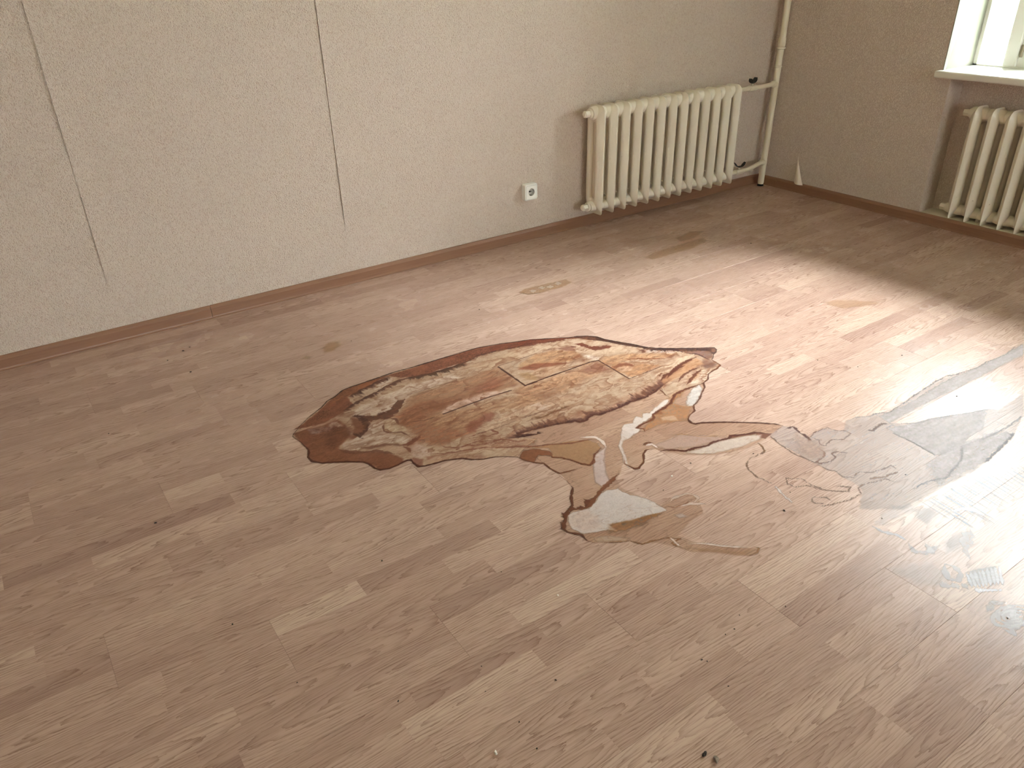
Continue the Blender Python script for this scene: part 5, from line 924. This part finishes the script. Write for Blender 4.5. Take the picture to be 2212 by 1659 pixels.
('l',[(-2278,-1626),(-2325,-1626),(-2372,-1636),(-2428,-1661)],(100, 56, 40),0.8,6,4,10,1,0.6),
('l',[(-2312,-1583),(-2343,-1583),(-2390,-1594),(-2436,-1616)],(100, 56, 40),0.8,7,4,10,1,0.6),
('g',[(-3538,-1265),(-3525,-1305),(-3489,-1279),(-3464,-1243)],(84, 50, 38),0.9,20,1,8,4),
('l',[(-3703,-1164),(-3699,-1185),(-3693,-1211),(-3691,-1243),(-3689,-1269),(-3694,-1286),(-3706,-1309),(-3704,-1337),(-3683,-1366),(-3651,-1383),(-3620,-1403),(-3576,-1437),(-3565,-1457),(-3561,-1491),(-3550,-1509),(-3524,-1518),(-3494,-1518),(-3478,-1514),(-3458,-1513),(-3451,-1518),(-3449,-1515),(-3450,-1538),(-3447,-1562),(-3430,-1572),(-3393,-1580),(-3365,-1583),(-3338,-1595),(-3313,-1608),(-3294,-1630),(-3264,-1650),(-3227,-1661),(-3196,-1682),(-3171,-1703)],(92, 50, 36),0.9,4.6,1,18,1,0.6),
('l',[(-2571,-1853),(-2585,-1866),(-2591,-1885),(-2586,-1898),(-2561,-1907),(-2496,-1950),(-2435,-2000),(-2411,-2020),(-2376,-2055),(-2364,-2076)],(84, 48, 34),0.95,5,1.2,18,0.4,0.6),
('l',[(-2791,-1944),(-2771,-1950),(-2744,-1974),(-2726,-1992),(-2690,-1998),(-2651,-2011),(-2621,-2008),(-2561,-2023),(-2545,-2018),(-2501,-2039),(-2467,-2052),(-2433,-2086)],(86, 46, 32),0.95,5.5,3,10,0.5,0.6),
('l',[(-2801,-1923),(-2822,-1913),(-2843,-1925),(-2874,-1958),(-2907,-1972),(-2920,-1966),(-2926,-1931)],(104, 62, 42),0.9,4.5,1.5,18,1,0.6),
('l',[(-3071,-1748),(-3087,-1769),(-3063,-1786),(-3048,-1814),(-3032,-1853),(-3016,-1872),(-2999,-1866),(-2971,-1839),(-2930,-1821)],(110, 64, 42),0.9,4.5,4,9,1,0.6),
('l',[(-3173,-1702),(-3167,-1718),(-3144,-1762),(-3125,-1780),(-3126,-1814),(-3118,-1851),(-3084,-1860),(-3044,-1867)],(112, 68, 46),0.9,3.6,1,18,1,0.6),
('l',[(-3699,-1156),(-3659,-1114),(-3616,-1080),(-3554,-1043),(-3520,-1013),(-3483,-1000),(-3445,-975),(-3410,-969),(-3353,-968),(-3289,-965),(-3223,-962),(-3151,-969),(-3050,-972),(-2945,-976),(-2864,-979),(-2768,-1005),(-2698,-1032),(-2649,-1047),(-2604,-1074),(-2557,-1100),(-2512,-1128),(-2478,-1139),(-2447,-1158),(-2417,-1189),(-2408,-1224),(-2385,-1269),(-2352,-1320),(-2333,-1361),(-2318,-1389),(-2331,-1375),(-2298,-1411),(-2244,-1454),(-2169,-1508),(-2125,-1535),(-2110,-1546),(-2117,-1564),(-2137,-1580),(-2158,-1586),(-2177,-1603),(-2195,-1611)],(56, 34, 30),0.95,4.2,1,18,1,0.6),
('t',[(-3218,-2022),(-3202,-2017),(-3157,-2034),(-3116,-2018),(-3084,-2000),(-3057,-2000),(-3026,-2012),(-3028,-2028),(-2987,-2122),(-2984,-2167),(-3095,-2143),(-3152,-2120),(-3234,-2108),(-3249,-2076)],(168, 146, 128),0.45,40,24,3,6),
('l',[(-3230,-1340),(-3137,-1338),(-3038,-1337),(-2949,-1345)],(78, 48, 38),0.9,3.6,0.5,30,0,0.4),
('l',[(-2886,-1166),(-2887,-1265),(-2888,-1347)],(78, 48, 38),0.9,4.6,0.5,30,0,0.4),
('l',[(-2888,-1347),(-2837,-1350),(-2886,-1346),(-2783,-1345),(-2673,-1347),(-2582,-1347),(-2547,-1355)],(78, 48, 38),0.9,3.6,0.5,30,0,0.4),
('l',[(-2547,-1355),(-2548,-1424),(-2550,-1486),(-2551,-1536)],(78, 48, 38),0.9,3.2,0.5,30,0,0.4)], 2.2, M_STAIN,
      'large dark-rimmed brown and cream water stain in the middle of the floor', 'stain', None, 0.0007)
stain('board_stain', [
('f',[(-2399,-606),(-2347,-589),(-2231,-598),(-2125,-612),(-2123,-660),(-2195,-677),(-2317,-676),(-2381,-655)],(196, 150, 98),0.42,5,6,14,2),
('l',[(-2398,-607),(-2378,-650),(-2310,-675)],(128, 108, 88),0.8,4,2,18,1,0.6),
('f',[(-2354,-620),(-2325,-613),(-2319,-639),(-2348,-653)],(206, 198, 186),0.55,5,7,9,0),
('f',[(-2296,-614),(-2266,-608),(-2261,-634),(-2290,-647)],(206, 198, 186),0.55,5,7,9,0),
('f',[(-2258,-629),(-2228,-623),(-2223,-649),(-2252,-662)],(206, 198, 186),0.55,5,7,9,0),
('f',[(-2203,-619),(-2173,-613),(-2168,-639),(-2198,-653)],(206, 198, 186),0.55,5,7,9,0)], 3, M_STAIN,
      'narrow ochre and white stain strip between the big stain and the socket wall', 'stain', None, 0.0004)
stain('board_stain', [
('f',[(-1614,-618),(-1498,-593),(-1325,-589),(-1153,-588),(-1168,-636),(-1305,-671),(-1472,-668),(-1605,-669)],(196, 150, 98),0.4,10,9,16,2),
('f',[(-1273,-503),(-1127,-465),(-1060,-508),(-1194,-565),(-1292,-557)],(196, 150, 98),0.4,9,8,25,1)], 3.5, M_STAIN,
      'ochre stain streak on the boards in front of the long radiator', 'stain', None, 0.0004)
stain('board_stain', [
('f',[(-3368,-597),(-3326,-564),(-3292,-580),(-3292,-617),(-3336,-647),(-3372,-641)],(196, 150, 98),0.45,12,8,20,1),
('f',[(-3473,-635),(-3444,-621),(-3429,-643),(-3449,-663)],(196, 150, 98),0.4,8,6,15,1)], 4, M_STAIN,
      'small round ochre spot above the left end of the big stain', 'stain', None, 0.0004)
stain('board_stain', [
('f',[(-1399,-1536),(-1336,-1538),(-1249,-1618),(-1187,-1679),(-1263,-1672),(-1388,-1621)],(196, 150, 98),0.3,10,8,20,1)], 4, M_STAIN,
      'faint ochre streak in the bright patch of window light', 'stain', None, 0.0004)
stain('shoe_print', [
('f',[(-2564,-2788),(-2527,-2785),(-2491,-2794),(-2473,-2810),(-2475,-2833),(-2525,-2855),(-2570,-2845),(-2588,-2828),(-2582,-2803)],(206, 200, 196),0.22,8,5,25,0),
('l',[(-2558,-2787),(-2596,-2821)],(232, 232, 236),0.55,5,2,18,1,0.6),
('l',[(-2546,-2791),(-2588,-2826)],(232, 232, 236),0.55,5,2,18,1,0.6),
('l',[(-2535,-2795),(-2579,-2831)],(232, 232, 236),0.55,5,2,18,1,0.6),
('l',[(-2523,-2799),(-2571,-2836)],(232, 232, 236),0.55,5,2,18,1,0.6),
('l',[(-2512,-2803),(-2562,-2840)],(232, 232, 236),0.55,5,2,18,1,0.6),
('l',[(-2500,-2807),(-2554,-2845)],(232, 232, 236),0.55,5,2,18,1,0.6),
('l',[(-2488,-2811),(-2545,-2850)],(232, 232, 236),0.55,5,2,18,1,0.6),
('l',[(-2477,-2815),(-2537,-2855)],(232, 232, 236),0.55,5,2,18,1,0.6),
('l',[(-2465,-2819),(-2528,-2860)],(232, 232, 236),0.55,5,2,18,1,0.6),
('l',[(-2562,-2784),(-2467,-2821)],(150, 146, 144),0.45,4,2,18,1,0.6),
('l',[(-2571,-2789),(-2478,-2826)],(150, 146, 144),0.45,4,2,18,1,0.6),
('l',[(-2579,-2793),(-2488,-2831)],(150, 146, 144),0.45,4,2,18,1,0.6),
('l',[(-2587,-2798),(-2499,-2836)],(150, 146, 144),0.45,4,2,18,1,0.6),
('l',[(-2596,-2802),(-2509,-2842)],(150, 146, 144),0.45,4,2,18,1,0.6),
('l',[(-2604,-2806),(-2519,-2847)],(150, 146, 144),0.45,4,2,18,1,0.6),
('l',[(-2589,-2829),(-2598,-2839)],(236, 236, 240),0.55,9,2,18,1,0.6),
('l',[(-2581,-2835),(-2588,-2844)],(236, 236, 240),0.55,9,2,18,1,0.6),
('l',[(-2574,-2842),(-2579,-2850)],(236, 236, 240),0.55,9,2,18,1,0.6),
('l',[(-2566,-2849),(-2569,-2856)],(236, 236, 240),0.55,9,2,18,1,0.6),
('l',[(-2558,-2855),(-2559,-2861)],(236, 236, 240),0.55,9,2,18,1,0.6),
('l',[(-2550,-2862),(-2549,-2867)],(236, 236, 240),0.55,9,2,18,1,0.6),
('l',[(-2569,-2739),(-2559,-2757),(-2573,-2781),(-2600,-2790),(-2614,-2770),(-2591,-2749),(-2569,-2739)],(206, 200, 196),0.5,9,3,18,1,0.6),
('l',[(-2637,-2769),(-2646,-2788)],(206, 200, 196),0.45,12,3,18,1,0.6),
('l',[(-2619,-2784),(-2626,-2802)],(206, 200, 196),0.45,12,3,18,1,0.6),
('l',[(-2602,-2800),(-2607,-2816)],(206, 200, 196),0.45,12,3,18,1,0.6)], 2.4, M_DUST,
      'dusty cross-hatched shoe print in the shiny area at the right', 'shoe print', None, 0.0004)
stain('shoe_print', [
('l',[(-2599,-2931),(-2602,-2932),(-2606,-2932),(-2611,-2931),(-2615,-2929),(-2619,-2927),(-2622,-2925),(-2623,-2922),(-2623,-2920),(-2621,-2919),(-2618,-2918),(-2614,-2918),(-2610,-2919),(-2605,-2921),(-2601,-2923),(-2598,-2925),(-2597,-2927),(-2597,-2930),(-2599,-2931)],(226, 226, 226),0.45,7,2,18,1,0.6),
('l',[(-2588,-2937),(-2594,-2939),(-2603,-2939),(-2612,-2937),(-2621,-2934),(-2629,-2930),(-2634,-2925),(-2637,-2920),(-2636,-2916),(-2632,-2913),(-2626,-2911),(-2618,-2911),(-2608,-2913),(-2599,-2916),(-2591,-2920),(-2586,-2925),(-2583,-2930),(-2584,-2934),(-2588,-2937)],(226, 226, 226),0.45,7,2,18,1,0.6),
('l',[(-2576,-2943),(-2587,-2946),(-2599,-2946),(-2614,-2944),(-2627,-2939),(-2639,-2933),(-2647,-2925),(-2651,-2918),(-2650,-2912),(-2644,-2907),(-2634,-2904),(-2621,-2904),(-2606,-2906),(-2592,-2911),(-2581,-2917),(-2572,-2925),(-2569,-2932),(-2570,-2938),(-2577,-2943)],(226, 226, 226),0.45,7,2,18,1,0.6),
('l',[(-2564,-2950),(-2578,-2954),(-2596,-2954),(-2616,-2951),(-2635,-2945),(-2651,-2936),(-2662,-2926),(-2667,-2916),(-2665,-2907),(-2656,-2900),(-2642,-2896),(-2624,-2895),(-2604,-2898),(-2584,-2905),(-2568,-2913),(-2557,-2924),(-2552,-2934),(-2555,-2943),(-2564,-2950)],(226, 226, 226),0.45,7,2,18,1,0.6),
('l',[(-2619,-2917),(-2625,-2922)],(226, 226, 226),0.5,6,1,18,1,0.6),
('l',[(-2611,-2919),(-2618,-2925)],(226, 226, 226),0.5,6,1,18,1,0.6),
('l',[(-2604,-2922),(-2611,-2928)],(226, 226, 226),0.5,6,1,18,1,0.6),
('l',[(-2596,-2925),(-2603,-2931)],(226, 226, 226),0.5,6,1,18,1,0.6),
('l',[(-2589,-2928),(-2595,-2934)],(226, 226, 226),0.5,6,1,18,1,0.6),
('l',[(-2667,-2928),(-2664,-2951),(-2654,-2941),(-2616,-2948)],(206, 200, 196),0.5,9,4,18,1,0.6),
('l',[(-2644,-2881),(-2607,-2877),(-2580,-2892)],(206, 200, 196),0.4,10,4,18,1,0.6)], 2.4, M_DUST,
      'oval heel print with rings below the cross-hatched print', 'shoe print', None, 0.0004)
stain('wipe_marks', [
('l',[(-2377,-2553),(-2389,-2657)],(168, 166, 172),0.469002,3.04941,1,18,1,0.6),
('l',[(-2364,-2551),(-2383,-2710)],(168, 166, 172),0.332016,2.22245,1,18,1,0.6),
('l',[(-2357,-2557),(-2376,-2715)],(168, 166, 172),0.473674,2.74325,1,18,1,0.6),
('l',[(-2353,-2558),(-2373,-2719)],(168, 166, 172),0.509438,2.85563,1,18,1,0.6),
('l',[(-2337,-2557),(-2357,-2707)],(168, 166, 172),0.355444,3.01864,1,18,1,0.6),
('l',[(-2339,-2562),(-2354,-2678)],(168, 166, 172),0.557584,3.32518,1,18,1,0.6),
('l',[(-2329,-2565),(-2343,-2672)],(168, 166, 172),0.405617,3.52218,1,18,1,0.6),
('l',[(-2319,-2566),(-2329,-2638)],(168, 166, 172),0.325945,1.92633,1,18,1,0.6),
('l',[(-2306,-2565),(-2325,-2700)],(168, 166, 172),0.427535,2.32246,1,18,1,0.6),
('l',[(-2299,-2565),(-2317,-2695)],(168, 166, 172),0.566471,3.0022,1,18,1,0.6),
('l',[(-2295,-2570),(-2318,-2731)],(168, 166, 172),0.484946,3.97838,1,18,1,0.6),
('l',[(-2287,-2570),(-2313,-2744)],(168, 166, 172),0.449188,3.77127,1,18,1,0.6),
('l',[(-2270,-2569),(-2295,-2728)],(168, 166, 172),0.349735,2.97648,1,18,1,0.6),
('l',[(-2270,-2573),(-2297,-2749)],(168, 166, 172),0.530208,1.81244,1,18,1,0.6),
('l',[(-2253,-2571),(-2269,-2667)],(168, 166, 172),0.555468,3.4451,1,18,1,0.6),
('l',[(-2251,-2574),(-2261,-2640)],(168, 166, 172),0.365834,3.32426,1,18,1,0.6),
('l',[(-2243,-2580),(-2263,-2701)],(168, 166, 172),0.358385,3.99642,1,18,1,0.6),
('l',[(-2233,-2577),(-2244,-2641)],(168, 166, 172),0.392778,2.07372,1,18,1,0.6),
('l',[(-2218,-2577),(-2229,-2643)],(168, 166, 172),0.359841,3.68267,1,18,1,0.6),
('l',[(-2216,-2584),(-2234,-2690)],(168, 166, 172),0.432026,2.70498,1,18,1,0.6),
('l',[(-2205,-2583),(-2228,-2711)],(168, 166, 172),0.579217,3.0883,1,18,1,0.6),
('l',[(-2195,-2583),(-2221,-2730)],(168, 166, 172),0.35538,2.17033,1,18,1,0.6),
('l',[(-2185,-2586),(-2209,-2713)],(168, 166, 172),0.395324,1.6275,1,18,1,0.6),
('l',[(-2172,-2584),(-2198,-2719)],(168, 166, 172),0.271028,3.11723,1,18,1,0.6),
('l',[(-2168,-2588),(-2195,-2730)],(168, 166, 172),0.497433,2.44618,1,18,1,0.6),
('l',[(-2154,-2587),(-2167,-2655)],(168, 166, 172),0.587157,3.22245,1,18,1,0.6),
('l',[(-2151,-2590),(-2177,-2723)],(168, 166, 172),0.377384,2.36806,1,18,1,0.6),
('l',[(-2141,-2591),(-2168,-2724)],(168, 166, 172),0.382006,2.32097,1,18,1,0.6),
('l',[(-2127,-2592),(-2154,-2722)],(168, 166, 172),0.358506,3.36442,1,18,1,0.6),
('l',[(-2128,-2596),(-2147,-2687)],(168, 166, 172),0.402332,2.04975,1,18,1,0.6),
('l',[(-2110,-2595),(-2131,-2696)],(168, 166, 172),0.541739,2.40101,1,18,1,0.6),
('l',[(-2110,-2600),(-2127,-2682)],(168, 166, 172),0.477581,2.4081,1,18,1,0.6),
('l',[(-2095,-2600),(-2114,-2689)],(168, 166, 172),0.43537,1.89021,1,18,1,0.6),
('l',[(-2092,-2602),(-2127,-2764)],(168, 166, 172),0.347507,2.04061,1,18,1,0.6),
('l',[(-2079,-2604),(-2115,-2763)],(168, 166, 172),0.295391,2.42868,1,18,1,0.6),
('l',[(-2073,-2606),(-2095,-2700)],(168, 166, 172),0.395917,2.43125,1,18,1,0.6),
('l',[(-2059,-2605),(-2099,-2777)],(168, 166, 172),0.251632,1.97439,1,18,1,0.6),
('l',[(-2053,-2611),(-2096,-2790)],(168, 166, 172),0.582556,2.64245,1,18,1,0.6),
('l',[(-2037,-2608),(-2073,-2760)],(168, 166, 172),0.482046,3.60808,1,18,1,0.6),
('l',[(-2029,-2609),(-2055,-2713)],(168, 166, 172),0.273824,2.14592,1,18,1,0.6),
('l',[(-2020,-2611),(-2059,-2771)],(168, 166, 172),0.566263,1.70818,1,18,1,0.6),
('l',[(-2017,-2616),(-2060,-2786)],(168, 166, 172),0.451934,3.75922,1,18,1,0.6),
('l',[(-2008,-2615),(-2029,-2698)],(168, 166, 172),0.482014,2.31973,1,18,1,0.6),
('l',[(-1993,-2616),(-2039,-2792)],(168, 166, 172),0.369473,3.06919,1,18,1,0.6),
('l',[(-1990,-2620),(-2021,-2740)],(168, 166, 172),0.373145,3.47758,1,18,1,0.6),
('l',[(-1977,-2619),(-2019,-2781)],(168, 166, 172),0.527085,2.01113,1,18,1,0.6),
('l',[(-2349,-2635),(-2318,-2647),(-2299,-2664),(-2297,-2697)],(236, 238, 246),0.7,9,2,18,1,0.6),
('l',[(-2583,-2546),(-2582,-2575),(-2564,-2603),(-2564,-2628)],(206, 200, 196),0.6,8,3,18,1,0.6),
('l',[(-2388,-2706),(-2439,-2724),(-2484,-2745),(-2502,-2763)],(206, 200, 196),0.4,16,6,18,1,0.6),
('l',[(-2569,-2640),(-2586,-2666),(-2569,-2686),(-2512,-2693)],(206, 200, 196),0.4,12,4,18,1,0.6),
('l',[(-2534,-2666),(-2551,-2691),(-2542,-2698)],(206, 200, 196),0.4,12,4,18,1,0.6),
('f',[(-2506,-2526),(-2459,-2530),(-2410,-2554),(-2434,-2579),(-2489,-2563),(-2553,-2563),(-2572,-2549)],(206, 200, 196),0.3,8,12,20,1),
('f',[(-2418,-2579),(-2384,-2591),(-2395,-2620),(-2461,-2630),(-2448,-2587)],(150, 148, 148),0.35,8,8,25,0),
('f',[(-2439,-2691),(-2398,-2699),(-2476,-2729),(-2529,-2723),(-2492,-2696)],(160, 158, 158),0.3,10,8,25,0),
('f',[(-2696,-2672),(-2653,-2688),(-2584,-2713),(-2597,-2744),(-2631,-2796),(-2689,-2745)],(206, 200, 196),0.22,14,14,30,1)], 2.6, M_DUST,
      'fine crosswise mop streaks and arcs in the shiny reflection at the right', 'dirt marks', None, 0.0003)

# ---------------------------------------------------------------- crumbs of dirt
def crumb(name, x, y, r, m, label, group, seed, flat=.6):
    rn = random.Random(seed); bm = bmesh.new(); bmesh.ops.create_icosphere(bm, subdivisions=2, radius=r)
    for v in bm.verts:
        k = 1 + .35 * math.sin(v.co.x / r * 2.3 + seed) * math.sin(v.co.y / r * 2.9 + seed * 2) + rn.uniform(-.16, .16)
        v.co = Vector((v.co.x * k * 1.25, v.co.y * k * .85, max(v.co.z, -r * .55) * k * flat))
    lo = min(v.co.z for v in bm.verts)
    bmesh.ops.rotate(bm, verts=bm.verts, matrix=Matrix.Rotation(rn.uniform(0, 3.1), 3, 'Z'))
    bmesh.ops.translate(bm, verts=bm.verts, vec=(0, 0, -lo))
    return tag(obj(name, bm, m, None, (x, y, .0002)), label, 'crumb', group)
for i, (x, y, r, lab) in enumerate([
(-2.72, -2.362, 0.004, 'dark crumb standing out between the pale lower stain and the shiny area'),
(-3.165, -2.573, 0.0025, 'dark speck below the pale lower stain, right one of a close pair'),
(-3.194, -2.572, 0.0025, 'dark speck below the pale lower stain, left one of a close pair'),
(-3.292, -2.591, 0.0032, 'dark speck left of two touching specks, right of the bottom middle'),
(-3.285, -2.601, 0.0025, 'dark speck right of two touching specks, right of the bottom middle'),
(-3.298, -2.673, 0.0025, 'dark speck just above and right of the black clump near the bottom edge'),
(-3.122, -2.551, 0.0018, 'faint dark speck directly below the tail of the pale lower stain'),
(-3.728, -1.881, 0.0035, 'dark crumb below the left part of the big stain, on open boards'),
(-3.498, -2.099, 0.0023, 'dark speck left below the pale lower stain, on a board edge'),
(-3.588, -2.445, 0.0032, 'dark crumb in the bottom middle, upper one of a loose diagonal line'),
(-3.892, -2.294, 0.0032, 'dark crumb in the bottom middle, left of the loose diagonal line of specks'),
(-3.712, -2.484, 0.0026, 'dark speck in the bottom middle, above the white plaster chip'),
(-3.718, -2.554, 0.0026, 'dark speck near the bottom edge, right of the white plaster chip'),
(-4.179, -1.362, 0.004, 'dark oval crumb left of the big stain, alone on open boards'),
(-4.115, -1.87, 0.0032, 'dark crumb in the lower left, alone on open boards'),
(-4.05, -2.122, 0.0026, 'dark speck at the bottom, left of middle, beside a brown spot'),
(-3.835, -0.274, 0.005, 'dark crumb by the skirting left of the skirting joint, largest of its cluster'),
(-3.908, -0.325, 0.004, 'dark crumb by the skirting, leftmost of its cluster'),
(-3.859, -0.484, 0.005, 'dark crumb by the skirting, lowest of its cluster'),
(-3.804, -0.254, 0.003, 'dark crumb by the skirting, uppermost of its cluster'),
(-4.201, -0.771, 0.003, 'small dark speck far left, level with the left tip of the big stain'),
(-2.652, -0.661, 0.004, 'dark speck between the ochre stain strip and the big stain'),
(-2.762, -2.047, 0.003, 'dark crumb on the boards just below the brown run-off arm'),
(-2.925, -2.096, 0.003, 'dark crumb right above the pale lower stain'),
(-2.568, -2.126, 0.003, 'dark crumb close under the right end of the brown run-off arm'),
(-2.638, -2.319, 0.0025, 'small dark speck between the thin brown drip lines right of the pale patch'),
(-1.023, -0.81, 0.006, 'dark crumb on the boards in front of the corner, right one of two'),
(-1.051, -0.729, 0.004, 'dark crumb on the boards in front of the corner, left one of two'),
(-1.594, -2.023, 0.0035, 'dark crumb in the bright window light, above the grey run-off strip'),
(-1.809, -1.979, 0.003, 'dark speck in the bright window light, left of a larger crumb'),
(-1.88, -1.855, 0.003, 'dark speck in the bright window light, right of the big stain tip'),
(-1.729, -2.31, 0.003, 'dark speck inside the white window reflection'),
(-3.012, -2.596, 0.002, 'dark speck on boards below the shiny area, right of the middle'),
(-2.533, -2.541, 0.0025, 'dark speck at the lower edge of the grey run-off film'),
(-2.296, -2.465, 0.003, 'dark speck on the grey run-off film'),
(-2.347, -1.038, 0.003, 'dark speck just above the top edge of the big stain'),
(-3.245, -0.609, 0.003, 'dark speck above the left end of the big stain, near the ochre spot'),
(-3.699, -2.32, 0.002, 'tiny dark speck in the bottom middle, upper left of two'),
(-3.728, -2.381, 0.002, 'tiny dark speck in the bottom middle, lower right of two'),
(-2.628, -2.92, 0.003, 'dark speck inside the oval heel print at the right edge')]):
    crumb('dirt_crumb', x, y, r * .62, M_CRUMB, lab, 'dark crumbs scattered on the floor', i + 3)
crumb('dirt_clump', -3.459, -2.755, .0048, M_CRUMB, 'black clump of dirt near the bottom edge, left of a grey clump', None, 91, .8)
crumb('dirt_clump', -3.449, -2.775, .0055, M_GREYC, 'grey fuzzy clump of dirt just right of the black clump', None, 92, .7)
crumb('plaster_chip', -3.79, -2.515, .004, M_CHIP, 'bright white plaster chip near the bottom edge of the floor', None, 93, .8)
crumb('plaster_chip', -2.857, -2.062, .003, M_CHIP, 'tiny white chip on boards below the brown run-off arm', None, 94, .8)
crumb('plaster_chip', -3.431, -2.249, .0024, M_CHIP, 'tiny white chip on clean boards below the pale lower stain', None, 95, .8)
